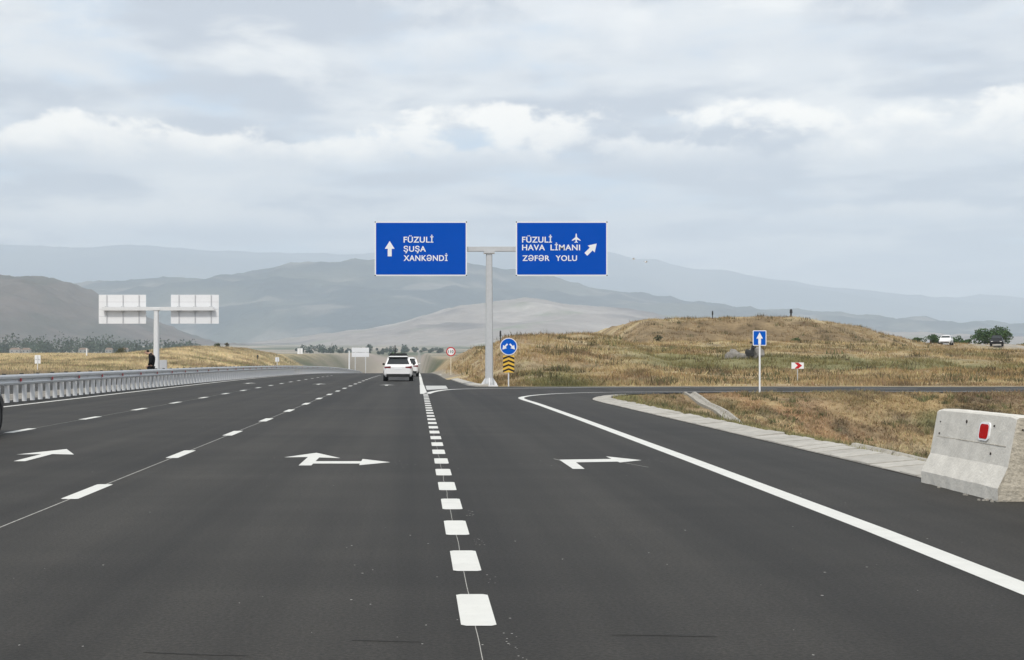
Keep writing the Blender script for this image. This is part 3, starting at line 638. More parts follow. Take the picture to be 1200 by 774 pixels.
G1 = (.045, .085, .028)
bushy('tree', 100.0, 238, 6.6, 4.4, 'large round dark green tree at the far right behind the black car', 'tree', G1, 4200, .16, .8, seed=4, z=gz(100, 214) - .5, clumps=16)
for i, (px, w, h, s, lb) in enumerate([(1074, 1.6, .9, 5, 'smallest dark green bush on the skyline, left of the row by the white car'), (1090, 3.0, 1.7, 6, 'tallest dark bush on the skyline just left of the white car'), (1100, 2.6, 1.3, 7, 'low dark bush on the skyline directly behind the white car'), (1121, 2.6, 1.5, 8, 'dark bush on the skyline just right of the white car'), (1133, 2.2, 1.2, 9, 'low dark bush on the skyline midway between the white car and the large tree'), (1197, 2.4, 1.5, 10, 'dark bush at the far right edge beyond the large tree')]):
    y = 234; x = (px - CX) * y / F
    bushy('bush', x, y, w, h, lb, 'bush', G1, 700, .13, seed=s, group='bushes on the right skyline', z=gz(x, 212) + .65 - .003 * (px - 1074))
bushy('shrub', 40.6, 146, 1.9, .95, 'dark green shrub on the mound slope above the red arrow board', 'shrub', (.05, .08, .03), 900, .08, seed=21)
bushy('shrub', 24.2, 137, .95, 1.0, 'small dark shrub on the mound slope left of the blue square sign', 'shrub', (.06, .065, .035), 260, .08, seed=22)
bushy('shrub', 66, 158, 3.2, .7, 'low green shrub in the dry grass below the white car', 'shrub', (.08, .11, .04), 700, .12, seed=23, clumps=12)
bushy('shrub', 76, 178, 4.8, .9, 'wide green thicket in the dry grass left of the gravel track', 'shrub', (.085, .12, .04), 1100, .13, seed=24, clumps=14)
bushy('shrub', -65, 300, 2.4, 1.7, 'olive shrub in the dry field left of the bowed man', 'shrub', (.10, .10, .045), 600, .14, seed=25)
bushy('shrub', -51.5, 350, 2.0, 1.4, 'dark green shrub on the left mound right of the signs seen from behind', 'shrub', (.07, .085, .04), 500, .13, seed=26)
bushy('shrub', -48.6, 348, 1.3, 1.3, 'brownish shrub on the left mound beside the dark green shrub', 'shrub', (.10, .09, .05), 350, .12, seed=27)
bushy('tree', -7.4, 520, 5.4, 7.6, 'lone green tree beyond the road just left of the white car ahead', 'tree', (.06, .10, .05), 900, .35, 1.0, seed=28, z=-2.0)
# far-off wood: one mass
VV = []; FF = []; CCs = []; off = 0
r_ = np.random.default_rng(5)
for k in range(330):
    if k < 250: px = r_.uniform(-60, 232); d = r_.uniform(1250, 1600); s = r_.choice([.45, .7, .9, 1.1, 1.4]) * (1.25 if px < 130 else .95)
    else: px = r_.uniform(345, 520); d = r_.uniform(1300, 1900); s = r_.choice([.2, .3, .35, .5, .8])
    x = (px - CX) * d / F; z = gz(x, d); h = 12 * s; w = 10 * s
    V, Fc, c = leaf_cloud([(x + r_.normal(0, w * .2), d, z + h * r_.uniform(.3, .6), w * .4, w * .4, h * .42) for _ in range(3)], 60, 1.15, (.035, .058, .034), k)
    VV.append(V); FF.append(Fc + off); CCs.append(c); off += len(V)
tag(np_mesh('far_wood', np.concatenate(VV), np.concatenate(FF), M['leaf'], np.concatenate(CCs)), kind='stuff')

# ------------------------------------------------------------------ lettering
_tx = {}
def lettering(text, x0, x1, z0, z1, y, mat, parent, bold=.012, name='lettering'):
    """flat letters that fill the box x0..x1, baseline z0, cap height to z1"""
    c = bpy.data.curves.new('t', 'FONT'); c.body = text; c.size = 1; c.offset = bold; c.space_character = 1.08; c.extrude = .008
    o = bpy.data.objects.new('t', c); C.objects.link(o); bpy.context.view_layer.update()
    me = bpy.data.meshes.new_from_object(o.evaluated_get(bpy.context.evaluated_depsgraph_get()))
    bpy.data.objects.remove(o); bpy.data.curves.remove(c)
    bm = bmesh.new()                                # heavier strokes: the outline struck four times, a hair apart in depth
    for i, (u, v) in enumerate(((-.008, -.006), (.008, -.006), (-.008, .006), (.008, .006))):
        k = len(bm.verts); bm.from_mesh(me); bm.verts.ensure_lookup_table()
        for q in bm.verts[k:]: q.co += Vector((u, v, .06 * i))
    bm.to_mesh(me); bm.free()
    n = len(me.vertices); V = np.empty(n * 3, np.float32); me.vertices.foreach_get('co', V); V = V.reshape(-1, 3); V[:, 2] *= .05
    ax, bx = V[:, 0].min(), V[:, 0].max()
    W_ = np.stack([x0 + (V[:, 0] - ax) / (bx - ax) * (x1 - x0), y - V[:, 2], z0 + V[:, 1] / .73 * (z1 - z0)], -1)
    me.vertices.foreach_set('co', W_.astype(np.float32).ravel()); me.materials.clear(); me.materials.append(mat); me.name = name; me.update()
    return link(name, me, parent)
def flat(name, pts, y, mat, parent, th=.006):
    m = MB(); m.prism(pts, y - th, y); return m.build(name, mat, parent)
def rrect(x0, x1, z0, z1, r, n=4):
    out = []
    for cx_, cz_, a0 in ((x1 - r, z0 + r, -90), (x1 - r, z1 - r, 0), (x0 + r, z1 - r, 90), (x0 + r, z0 + r, 180)):
        for i in range(n + 1): a = R(a0 + 90 * i / n); out.append((cx_ + r * math.cos(a), cz_ + r * math.sin(a)))
    return out
def disc(cx_, cz_, r, n=36): return [(cx_ + r * math.cos(2 * math.pi * i / n), cz_ + r * math.sin(2 * math.pi * i / n)) for i in range(n)]
def rot2(pts, a, cx_=0, cz_=0): ca, sa = math.cos(a), math.sin(a); return [(cx_ + x * ca - z * sa, cz_ + x * sa + z * ca) for x, z in pts]

# ------------------------------------------------------------------ the overhead sign
PXM = 76 / F                                        # metres per photo pixel at the sign
sgn = thing('overhead_sign', (4.0, 76, 0), 'tall grey T-shaped post carrying two large blue direction signs over the junction', 'road sign')
def sx_(px): return (px - CX) * PXM - 4.0
def sz_(py): return (CY - py) * PXM + EYE
post = MB(); post.loft([[(x * r, y * r, z) for x, y in ((-.17, -.10), (-.12, -.17), (.12, -.17), (.17, -.10), (.17, .10), (.12, .17), (-.12, .17), (-.17, .10))] for z, r in ((0, 1.55), (.18, 1.55), (.42, 1.28), (4, 1.16), (sz_(297), 1.0))]); post.build('post', M['galv'], sgn)
ft = MB()
ft.box(-.47, .47, -.40, .40, -.05, .05)
for s in (-1, 1):
    ft.prism([(s * .22, .05), (s * .44, .05), (s * .44, .12), (s * .22, .46)], -.02, .02)
    ft.add([(-.02, s * .2, .05), (.02, s * .2, .05), (.02, s * .4, .05), (-.02, s * .4, .05), (-.02, s * .2, .5), (.02, s * .2, .5)], [(0, 1, 2, 3), (0, 4, 5, 1), (2, 5, 4, 3), (0, 3, 4), (1, 5, 2)])
ft.build('base_plate', M['galvp'], sgn)
cpl = MB(); cpl.box(-.30, .30, -.24, .24, sz_(297.5), sz_(295)); cpl.build('cap_plate', M['galv'], sgn)
bm_ = MB(); bm_.box(sx_(452), sx_(698), -.13, .13, sz_(295), sz_(289.5)); bm_.build('beam', M['galv'], sgn, bevel=.012)
def big_sign(p0, p1, q0, q1, lines, extras):
    x0, x1, z0, z1 = sx_(p0), sx_(p1), sz_(q1), sz_(q0)
    m = MB(); m.prism(rrect(x0, x1, z0, z1, .07), -.30, -.25); pn = m.build('sign_panel', M['white'], sgn)
    flat('face', rrect(x0 + .07, x1 - .07, z0 + .07, z1 - .07, .05), -.30, M['blue'], pn, .004)
    for a in (x0 + .03, x1 - .03):
        for b in (z0 + .03, z1 - .03):
            flat('corner_bolt', disc(a, b, .035, 8), -.30, M['black'], pn, .012)
    for a in np.linspace(x0 + .7, x1 - .7, 3):
        k = MB(); k.box(a - .04, a + .04, -.25, -.134, z0 + .1, z1 - .1); k.build('rib', M['galv'], pn)
    for text, a, b, c, d in lines: lettering(text, sx_(a), sx_(b), sz_(d), sz_(c), -.304, M['white'], pn)
    for pts in extras: flat('arrow_symbol' if len(pts) == 7 else 'aeroplane_symbol', pts, -.304, M['white'], pn)
    return pn
AR = [(-.11, -.42), (.11, -.42), (.11, .0), (.27, .0), (0, .43), (-.27, .0), (-.11, .0)]
big_sign(439.3, 547, 260.5, 324, [('FÜZULİ', 473, 507.8, 278.0, 285.0), ('ŞUŞA', 473, 499, 289, 295.6), ('XANKƏNDİ', 473, 524.5, 299.6, 306.4)], [rot2(AR, 0, sx_(456.8), sz_(292.3))])
plane = [(0, .27), (.035, .20), (.04, .06), (.235, -.10), (.235, -.145), (.04, -.07), (.03, -.17), (.09, -.22), (.09, -.25), (0, -.225)]
plane = plane + [(-x, z) for x, z in plane[::-1] if x != 0]
big_sign(604, 711, 260.5, 324, [('FÜZULİ', 611.3, 646.2, 278, 285), ('HAVA', 611.3, 638, 287.2, 294.0), ('LİMANI', 644.5, 679, 287.2, 294.0), ('ZƏFƏR', 611.7, 643.4, 299.8, 306.4), ('YOLU', 650.5, 675.4, 299.8, 306.4)], [rot2(AR, -R(45), sx_(692), sz_(292.6)), [(sx_(674.5) + x * 1.02, sz_(280) + z * 1.02) for x, z in plane]])

# ------------------------------------------------------------------ keep-either-side sign with chevron board
ks = thing('keep_sides_sign', (5.03, 75.2, 0), 'round blue sign with two splayed arrows above a yellow and black chevron board', 'road sign')
m = MB(); m.tube((0, .03, -.3), (0, .03, 2.6), .038); m.build('post', M['galvp'], ks)
dp = MB(); dp.prism(disc(0, 2.19, .475, 40), -.035, -.012); dp = dp.build('disc', M['white'], ks)
flat('face', disc(0, 2.19, .435, 40), -.035, M['rblue'], dp, .004)
A2 = [(-.042, .18), (.042, .18), (.042, -.02), (.135, -.02), (0, -.24), (-.135, -.02), (-.042, -.02)]
flat('arrow_symbol', rot2(A2, -R(42), -.185, 2.20), -.039, M['white'], dp); flat('arrow_symbol', rot2(A2, R(42), .185, 2.20), -.039, M['white'], dp)
cb = MB(); cb.prism(rrect(-.31, .31, .76, 1.69, .02), -.035, -.012); cb = cb.build('chevron_board', M['yellow'], ks)
for k in range(4):
    z = .80 + .232 * k; flat('chevron', [(-.31, z - .03), (0, z + .10), (.31, z - .03), (.31, z + .08), (0, z + .21 - .01), (-.31, z + .08)] if k < 4 else [], -.035, M['black'], cb, .004)

# ------------------------------------------------------------------ other signs
ow_ = thing('direction_sign', (15.4, 61.45, 0), 'square blue sign with a white upward arrow on a thin white post', 'road sign'); ow_.location.z = gz(15.4, 61.45)
m = MB(); m.tube((0, -.05, -.3), (0, -.05, 2.28), .04); m.build('post', M['white'], ow_)
pl = MB(); pl.prism(rrect(-.30, .31, 2.15, 2.84, .04), -.01, .012); pl = pl.build('plate', M['white'], ow_)
flat('face', rrect(-.265, .275, 2.185, 2.805, .03), -.01, M['rblue'], pl, .004)
flat('arrow_symbol', [(-.055, 2.2), (.065, 2.2), (.065, 2.47), (.15, 2.47), (.005, 2.75), (-.14, 2.47), (-.055, 2.47)], -.014, M['white'], pl)

rc = thing('arrow_board', (23.4, 84, gz(23.4, 84)), 'small white board with a red arrowhead pointing right in the dry grass', 'road sign')
zb = 1.5 - 11.4 * 84 / F - gz(23.4, 84)
m = MB(); m.tube((0, .03, -.2), (0, .03, zb + .3), .03); m.build('post', M['galv'], rc)
pl = MB(); pl.box(-.38, .38, -.012, .01, zb, zb + .385); pl = pl.build('board', M['white'], rc)
h = .385; flat('arrowhead', [(-.20, zb + h - .01), (.04, zb + h - .01), (.27, zb + h / 2), (.04, zb + .01), (-.20, zb + .01), (.0, zb + h / 2)], -.012, M['red'], pl, .004)

sp = thing('speed_limit_sign', (2.95, 120, gz(3.0, 120)), 'round white speed limit sign with red rim and number 110 on cream post', 'road sign'); sp.location.z = .03
m = MB(); m.tube((0, .03, -.3), (0, .03, 2.4), .04); m.build('post', M['cream'], sp)
dp = MB(); dp.prism(disc(0, 2.12, .41, 32), -.03, -.01); dp = dp.build('disc', M['red'], sp)
flat('face', disc(0, 2.12, .315, 32), -.03, M['white'], dp, .004); lettering('110', -.23, .23, 2.0, 2.26, -.034, M['black'], dp)

def back_sign(name, x, y, z0, w, h, zc, label, post='galvp', plate='alu', cross=False):
    t = thing(name, (x, y, z0), label, 'road sign')
    m = MB(); m.tube((0, -.04, -.4), (0, -.04, zc + h * .45), .05); m.build('post', M[post], t)
    p = MB(); p.prism(rrect(-w / 2, w / 2, zc - h / 2, zc + h / 2, .03), 0, .02); p.build('plate', M[plate], t)
    if cross:
        c = MB(); c.box(-w * .4, w * .4, -.03, 0, zc - .04, zc + .04); c.build('bracket', M['rib'], t)
    return t
back_sign('small_sign', -40.6, 146, gz(-40.6, 146), .62, .9, 1.5 + (421 - 422.5) * 146 / F + .1 - gz(-40.6, 146), 'small grey sign seen from behind on a thin post at the far left', cross=True)
back_sign('small_sign', -19.8, 193, gz(-19.8, 193), .55, .62, 1.5 + (421 - 421.5) * 193 / F - gz(-19.8, 193), 'small white square sign seen from behind in front of the left mound')
mp_ = thing('marker_post', (-77, 318, gz(-77, 318)), 'short white marker post in the dry field left of the signs seen from behind', 'post')
m = MB(); m.tube((0, 0, -.3), (0, 0, 1.9), .16, .15); m.build('shaft', M['white'], mp_); m = MB(); m.tube((0, 0, 1.9), (0, 0, 2.0), .12, .06); m.build('cap', M['galv'], mp_)
tp = thing('tall_post', (-15.2, 305, -2.2), 'thin white post beyond the guardrail left of the far white board', 'post')
m = MB(); m.tube((0, 0, -.5), (0, 0, 5.4), .17, .14); m.build('shaft', M['white'], tp); m = MB(); m.box(-.22, .22, -.16, .16, 5.4, 5.55); m.build('cap', M['white'], tp)
# distant white two-row board
fb = thing('far_board', (-17.5, 420, -4.6), 'far white road board of two stacked panels beyond the guardrail', 'road sign')
for s in (-1.6, 1.6): m = MB(); m.tube((s, .1, -1), (s, .1, 9.3), .12); m.build('post', M['galvp'], fb)
for a, b in ((6.75, 8.1), (8.2, 9.6)): m = MB(); m.box(-2.65, 2.65, -.05, .05, a, b); m.build('panel', M['alu'], fb)
wt = thing('far_tower', (-51.5, 600, -1.2), 'distant pair of tall narrow white slabs beyond the left mound', 'tower')
for s in (-.62, .62): m = MB(); m.box(s - .5, s + .5, -.4, .4, 0, 7.4); m.build('slab', M['alu'], wt)
m = MB(); m.box(-1.2, 1.2, -.5, .5, -1.5, .4); m.build('plinth', M['conc'], wt)
wt2 = thing('far_tower', (-57.5, 600, -1.2), 'distant single low white slab beyond the left mound', 'tower')
m = MB(); m.box(-.45, .45, -.4, .4, 0, 4.6); m.build('slab', M['alu'], wt2); m = MB(); m.box(-.7, .7, -.5, .5, -1.5, .3); m.build('plinth', M['conc'], wt2)

# overhead signs of the other carriageway, seen from behind
BD = 143.0; bp_ = BD / F
bs = thing('overhead_sign', ((183.3 - CX) * bp_, BD, gz((183.3 - CX) * bp_, BD)), 'pale T-shaped post with two white sign panels seen from behind at left', 'road sign')
bz = bs.location.z
def bx_(px): return (px - 183.3) * bp_
def bzz(py): return (CY - py) * bp_ + EYE - bz
m = MB(); m.loft([[(x * r, y * r, z) for x, y in ((-.2, -.11), (-.13, -.2), (.13, -.2), (.2, -.11), (.2, .11), (.13, .2), (-.13, .2), (-.2, .11))] for z, r in ((-.3, 1.7), (.3, 1.6), (.6, 1.5), (bzz(364), 1.2))]); m.build('post', M['galvp'], bs)
m = MB(); m.box(-.42, .42, -.3, .3, bzz(364), bzz(361.3)); m.build('cap_plate', M['galvp'], bs)
m = MB(); m.box(bx_(120), bx_(251), -.24, .02, bzz(364.2), bzz(360)); m.build('beam', M['galvp'], bs)
for a, b in ((115, 170.5), (199.7, 256)):
    m = MB(); m.prism(rrect(bx_(a), bx_(b), bzz(379.5), bzz(345.5), .05), .28, .34); p = m.build('sign_panel', M['alu'], bs)
    for q in ((a + 9.5), (a + 28.5), (a + 47.3)):
        m = MB(); m.box(bx_(q) - .035, bx_(q) + .035, .20, .28, bzz(379), bzz(346)); m.build('rib', M['rib'], p)
        m = MB(); m.box(bx_(q) - .16, bx_(q) + .16, .02, .16, bzz(365.6), bzz(359)); m.build('clamp', M['galv'], p)
    for k in range(1, 4):
        z = bzz(379.5) + (bzz(345.5) - bzz(379.5)) * k / 4; m = MB(); m.box(bx_(a) + .03, bx_(b) - .03, .272, .279, z - .012, z + .012); m.build('panel_seam', M['rib'], p)
gb = thing('roadside_cabinet', ((191.5 - CX) * 140 / F, 140, gz((191.5 - CX) * 140 / F, 140)), 'low pale grey cabinet on legs right of the post at left', 'cabinet')
m = MB(); m.box(-.36, .36, -.15, .15, .55, 1.75); m.build('box', M['rib'], gb)
m = MB(); m.box(-.07, .07, -.17, -.15, .6, 1.7); m.build('door_seam', M['rib'], gb)
for s in (-.28, .28): m = MB(); m.box(s - .05, s + .05, -.06, .06, -.2, .55); m.build('leg', M['galvp'], gb)

# ------------------------------------------------------------------ guardrail
gl = thing('guardrail', (-14.0, 34, 0), 'long galvanised steel guardrail with closely set pale posts along the left edge', 'guardrail')
def gx(y): return -14.05 + .45 * float(ss(60, 110, y)) - float(ss(140, 330, y)) * 0
def wprof(side):                                    # W-beam section, offsets from the post line
    o = [(.0, .60), (.07, .62), (.085, .68), (.03, .735), (.03, .775), (.085, .83), (.085, .90), (.06, .945), (.0, .96)]
    return [(side * (.10 + a), b) for a, b in o]
def rail(side, name, off):
    m = MB(); rings = []
    for y in list(np.arange(34, 130, 4)) + list(np.arange(130, 336, 6)):
        pr = wprof(side); pr = pr + [(a - side * .012, b) for a, b in pr[::-1]]; z = float(roadz(y))
        rings.append([(gx(y) + off + a + 14.0, y - 34, b + z) for a, b in pr])
    m.loft(rings); return m.build(name, M['galv'], gl)
rail(1, 'rail', 0); rail(-1, 'rail', 0)
pm = MB(); pm.box(-.078, .078, -.035, -.027, -.3, .93); pm.box(-.078, -.070, -.026, .04, -.3, .90); pm.box(.070, .078, -.026, .04, -.3, .90)
pm = pm.build('post', M['galvp'], gl); pm.location = (0, 0, -5); me_post = pm.data
rm = MB(); rm.box(.172, .195, -.09, .09, .715, .825); me_ref = rm.build('reflector', M['dred'], gl)
bm2 = MB(); bm2.box(-.06, .06, -.06, .06, .955, .995); me_cap = bm2.build('spacer_bolt', M['plastic'], gl)
bm3 = MB(); bm3.box(.15, .172, -.03, .03, .738, .772); me_b = bm3.build('bolt', M['rib'], gl)
k = 0; first = dict(p=pm, r=me_ref, c=me_cap, b=me_b)
def put(key, x, y, z, dz=0):
    o = first[key]
    if o.get('used'): o = o.copy(); C.objects.link(o); o.parent = gl
    else: o['used'] = 1
    o.location = (x + 14.0, y - 34, z + dz)
ylist = list(np.arange(34.4, 150, 1.03)) + list(np.arange(151, 330, 2.06))
for i, y in enumerate(ylist):
    x = gx(y); z = float(roadz(y)); put('p', x, y, z, random.uniform(-.01, .01))
    if i % 4 == 1: put('r', x, y, z)
    if i % 2 == 0 and y < 150: put('c', x - .1, y, z)
    if i % 2 == 0 and y < 90: put('b', x, y + .5, z)
for o in gl.children:
    if 'used' in o: del o['used']

# ------------------------------------------------------------------ concrete barriers
JP = [(0, 0), (.0, .14), (.115, .36), (.20, .88), (.22, .90), (.39, .90), (.41, .88), (.495, .36), (.61, .14), (.61, 0)]
def barrier(x, y0, y1, label, tilt=0):
    t = thing('concrete_barrier', (x, y0, 0), label, 'barrier', 'concrete barriers at the right edge', tilt)
    L_ = y1 - y0; m = MB(); rings = []
    for i, f in enumerate(np.linspace(0, 1, 15)):
        ring = []
        for j, (a, b) in enumerate(JP):
            nz_ = .010 * float(fbm(np.array([j * 1.7 + f * 6 + y0]), np.array([b * 5 + x]), 2)[0])
            ch = 0
            if b in (.13,) or b < .01: ch = .02 * abs(math.sin(i * 3.1 + j)) * (1 if i % 3 == 0 else .2)
            ring.append((a + nz_ + ch * (1 if a < .3 else -1), L_ * f + .012 * math.sin(j * 4.3) * (i in (0, 14)), b + nz_ * .5 - (.02 if b > .85 and i in (0, 14) else 0)))
        rings.append(ring)
    m.loft(rings); m.m[-2] = 1; m.m[-1] = 1; ob = m.build('block', [M['conc'], M['concrough']], t)
    return t
b1 = barrier(6.10, 14.35, 16.62, 'whole grey concrete barrier with a red reflector and rough pitted end', R(-.8))
rf = MB(); pts = rrect(-.145, .145, -.10, .10, .055, 3)
def onface(pts, y, z, off, th):                    # plate lying on the steep upper face toward the road
    s = math.atan2(.065, .52); out = []
    for u, v in pts: out.append((.115 + .1635 * (z + v - .36) - off, y + u, z + v))
    return out
a = onface(pts, .76, .70, .012, 0); b = onface(pts, .76, .70, -.01, 0); rf.loft([b, a]); rf = rf.build('reflector', M['white'], b1)
rr2 = MB(); q2 = rrect(-.115, .115, -.08, .08, .04, 3); rr2.loft([onface(q2, .76, .70, .005, 0), onface(q2, .76, .70, .016, 0)]); rr2.build('lens', M['refl'], rf)
for (z, y0, y1, th) in ((.60, .15, 2.15, .0035),):   # pour joint on the face
    m = MB(); m.loft([onface([(y0 - 1, -th), (y1 - 1, -th), (y1 - 1, th), (y0 - 1, th)], 1, z - .03, -.004, 0), onface([(y0 - 1, -th), (y1 - 1, -th), (y1 - 1, th), (y0 - 1, th)], 1, z - .03, .0025, 0)]); m.build('pour_joint', M['concrough'], b1)
for k in range(16):
    hx = random.uniform(.18, .48); hz = random.uniform(.12, .78); r = random.uniform(.008, .018)
    m = MB(); m.prism(rot2([(r * random.uniform(.6, 1.2) * math.cos(q), r * random.uniform(.6, 1.5) * math.sin(q)) for q in (0, 1, 2, 3, 4, 5)], 0, hx, hz), -.024, .01); m.build('pit', M['dark'], b1)
for k in range(6):
    yy = random.uniform(.1, 2.1); zz = random.uniform(.42, .85); r = random.uniform(.004, .010)
    m = MB(); q = [(r * math.cos(a_) * random.uniform(.6, 2), r * math.sin(a_) * random.uniform(.6, 2.4)) for a_ in (0, 1.2, 2.5, 3.8, 5)]; m.loft([onface(q, yy, zz, 0, 0), onface(q, yy, zz, .0115, 0)]); m.build('pit', M['dark'], b1)
rub = MB()
for k in range(22):
    x = 5.96 + random.uniform(-.05, .25); y = 14.3 + random.random() * .25 if k < 18 else 14.3 + 2.3 * random.random(); x = x if k < 18 else 6.07 + random.uniform(-.06, .02); s = random.uniform(.004, .014)
    rub.box(x - s, x + s, y - s, y + s * .8, 0, s * 1.3)
tag(rub.build('rubble', M['oldconc']), kind='stuff')
barrier(5.82, 10.9, 13.0, 'nearest concrete barrier, only its foot showing at the right edge', R(1))

# ------------------------------------------------------------------ vehicles
def make_car(loc, rz, paint, label, lead=False, H=1.0, Wd=1.0, Ln=1.0):
    t = thing('car', loc, label, 'car', None, rz)
    def S(y, hw, zb, zt):
        hw *= Wd; zt *= H; y *= Ln
        return [(-hw * .88, y, zb), (-hw, y, zb + .16), (-hw, y, zt - .2), (-hw * .90, y, zt), (hw * .90, y, zt), (hw, y, zt - .2), (hw, y, zb + .16), (hw * .88, y, zb)]
    m = MB(); m.loft([S(0, .80, .42, .98), S(.07, .90, .34, 1.05), S(.22, .97, .30, 1.10), S(.9, 1.0, .28, 1.09), S(2.2, 1.0, .28, 1.06), S(3.4, 1.0, .28, 1.04), S(4.2, .98, .28, .98), S(4.65, .92, .28, .88), S(4.85, .80, .34, .76), S(4.9, .70, .42, .66)])
    def G(y0, y1, hw, z): return [(-hw * Wd, y0 * Ln, z * H), (hw * Wd, y0 * Ln, z * H), (hw * Wd, y1 * Ln, z * H), (-hw * Wd, y1 * Ln, z * H)]
    m.loft([G(.14, 3.85, .90, .98), G(.16, 3.7, .90, 1.08), G(.50, 2.75, .70, 1.62), G(.66, 2.55, .62, 1.70), G(.95, 2.2, .5, 1.725)])
    b = m.build('body', paint, t, bevel=.02, smooth=False)
    def lp(a, b_, u): return a + (b_ - a) * u
    def quad(name, P, mat, off, par=t):             # plate proud of a sloped face
        P = [Vector(p) for p in P]; n = (P[1] - P[0]).cross(P[3] - P[0]).normalized(); 
        cen = sum(P, Vector()) / 4
        if n.dot(cen - Vector((0, 2.0 * Ln, .8))) < 0: n = -n
        m = MB(); m.loft([[p - n * .01 for p in P], [p + n * off for p in P]]); return m.build(name, mat, par)
    def P(x, y, z): return (x * Wd, y * Ln, z * H)
    quad('rear_window', [P(-.76, .20, 1.16), P(.76, .20, 1.16), P(.60, .475, 1.58), P(-.60, .475, 1.58)], M['glass'], .012)
    quad('windscreen', [P(-.80, 3.62, 1.10), P(.80, 3.62, 1.10), P(.64, 2.82, 1.58), P(-.64, 2.82, 1.58)], M['glass'], .012)
    for s in (-1, 1):
        quad('side_window', [P(s * .885, .50, 1.12), P(s * .885, 2.0, 1.12), P(s * .725, 2.0, 1.56), P(s * .725, .75, 1.56)], M['glass'], .014)
        quad('side_window', [P(s * .885, 2.08, 1.12), P(s * .885, 3.35, 1.12), P(s * .725, 2.70, 1.56), P(s * .725, 2.08, 1.56)], M['glass'], .014)
        m = MB(); x0, x1 = sorted((s * .50 * Wd, s * .93 * Wd)); m.prism([(x0, .90 * H), (x1, .88 * H), (x1, 1.02 * H), (x0, .99 * H)], -.005, .16); m.build('tail_light', M['tail'], t)
        m = MB(); x0, x1 = sorted((s * .50 * Wd, s * .82 * Wd)); m.box(x0, x1, 4.70 * Ln, 4.885 * Ln, .66 * H, .75 * H); m.build('headlight', M['alu'], t)
        m = MB(); x0, x1 = sorted((s * .97 * Wd, s * 1.14 * Wd)); m.box(x0, x1, 3.25 * Ln, 3.37 * Ln, 1.08 * H, 1.22 * H); m.build('mirror', paint if not lead else M['plastic'], t, bevel=.02)
        m = MB(); m.tube(P(s * .62, .9, 1.735), P(s * .60, 2.4, 1.745), .025); m.build('roof_rail', M['plastic'], t)
        for y in (.88, 3.9):
            w = MB(); x0 = s * .74 * Wd; x1 = s * 1.015 * Wd; w.tube((x0, y * Ln, .36), (x1, y * Ln, .36), .36, n=20); w = w.build('wheel', M['tyre'], t)
            r = MB(); r.tube((x1, y * Ln, .36), (x1 + s * .012, y * Ln, .36), .235, n=16); r.build('rim', M['plastic'] if paint is M['cark'] else M['rim'], w)
    m = MB(); m.box(-.80 * Wd, .80 * Wd, -.03, .3, .30, .50); m.build('rear_bumper', M['plastic'], t, bevel=.02)
    m = MB(); m.box(-.78 * Wd, .78 * Wd, 4.6 * Ln, 4.93 * Ln, .30, .46); m.build('front_bumper', M['plastic'], t, bevel=.02)
    m = MB(); m.box(-.26, .26, -.012, .02, .80 * H, .92 * H); m.build('number_plate', M['white'], t)
    m = MB(); m.box(-.66 * Wd, .66 * Wd, .36 * Ln, .62 * Ln, 1.60 * H, 1.655 * H); m.build('spoiler', M['plastic'] if lead else paint, t)
    if lead:
        m = MB(); m.box(-.60, .60, 1.35, 1.62, 1.74, 1.90); m.build('roof_light_bar', M['plastic'], t, bevel=.03)
        m = MB(); m.tube((-.22, 1.0, 1.7), (-.22, 1.0, 2.45), .045, .03, 6); m.build('antenna', M['plastic'], t)
    return t
make_car((-1.30, 92.5, float(roadz(93))), 0, M['car'], 'white four-wheel-drive car with a dark roof bar driving away in the middle lane', True)
make_car((-.86, 122, float(roadz(123))), 0, M['car'], 'second white car, mostly hidden ahead of the white car with the roof bar')
make_car((-9.395, 23.45, 0), 0, M['cark'], 'black car at the left edge of the photo, only its corner showing', Ln=.97)
make_car(((1110.5 - CX) * 214 / F, 214, gz((1110.5 - CX) * 214 / F, 214)), R(150), M['car'], 'small white car on the far right skyline among the bushes', H=.9, Wd=.9, Ln=.62)
make_car(((1168.5 - CX) * 211 / F, 211, gz((1168.5 - CX) * 211 / F, 211)), R(155), M['cark'], 'small black car on the gravel track below the large tree', H=.95, Wd=.92, Ln=.62)

# ------------------------------------------------------------------ man by the guardrail
def skin(name, V, E, rad, mat, parent, root=0, lv=2):
    me = bpy.data.meshes.new(name); me.from_pydata(V, E, []); o = bpy.data.objects.new(name, me); C.objects.link(o)
    md = o.modifiers.new('s', 'SKIN'); md.use_smooth_shade = True
    for i, r in enumerate(rad): me.skin_vertices[0].data[i].radius = (r, r) if not isinstance(r, tuple) else r
    me.skin_vertices[0].data[root].use_root = True
    sb = o.modifiers.new('b', 'SUBSURF'); sb.levels = lv; sb.render_levels = lv
    bpy.context.view_layer.update(); res = bpy.data.meshes.new_from_object(o.evaluated_get(bpy.context.evaluated_depsgraph_get()))
    bpy.data.objects.remove(o); res.materials.clear(); res.materials.append(mat); res.name = name
    return link(name, res, parent)
PX_, PY_ = (177.0 - CX) * 78 / F, 78.0
man = thing('person', (PX_, PY_, gz(PX_, PY_)), 'bowed man in black clothes standing behind the guardrail beside the pale post', 'person')
V = [(0, 0, .98), (.03, 0, 1.18), (.06, 0, 1.40), (.04, 0, 1.58), (-.06, 0, 1.66), (-.17, 0, 1.675), (-.215, 0, 1.735), (-.25, 0, 1.61), (-.305, 0, 1.645)]
E_ = [(i, i + 1) for i in range(6)] + [(5, 7), (6, 8)]; rad = [(.155, .12), (.15, .12), (.17, .13), (.13, .12), .058, .085, .092, .05, .016]
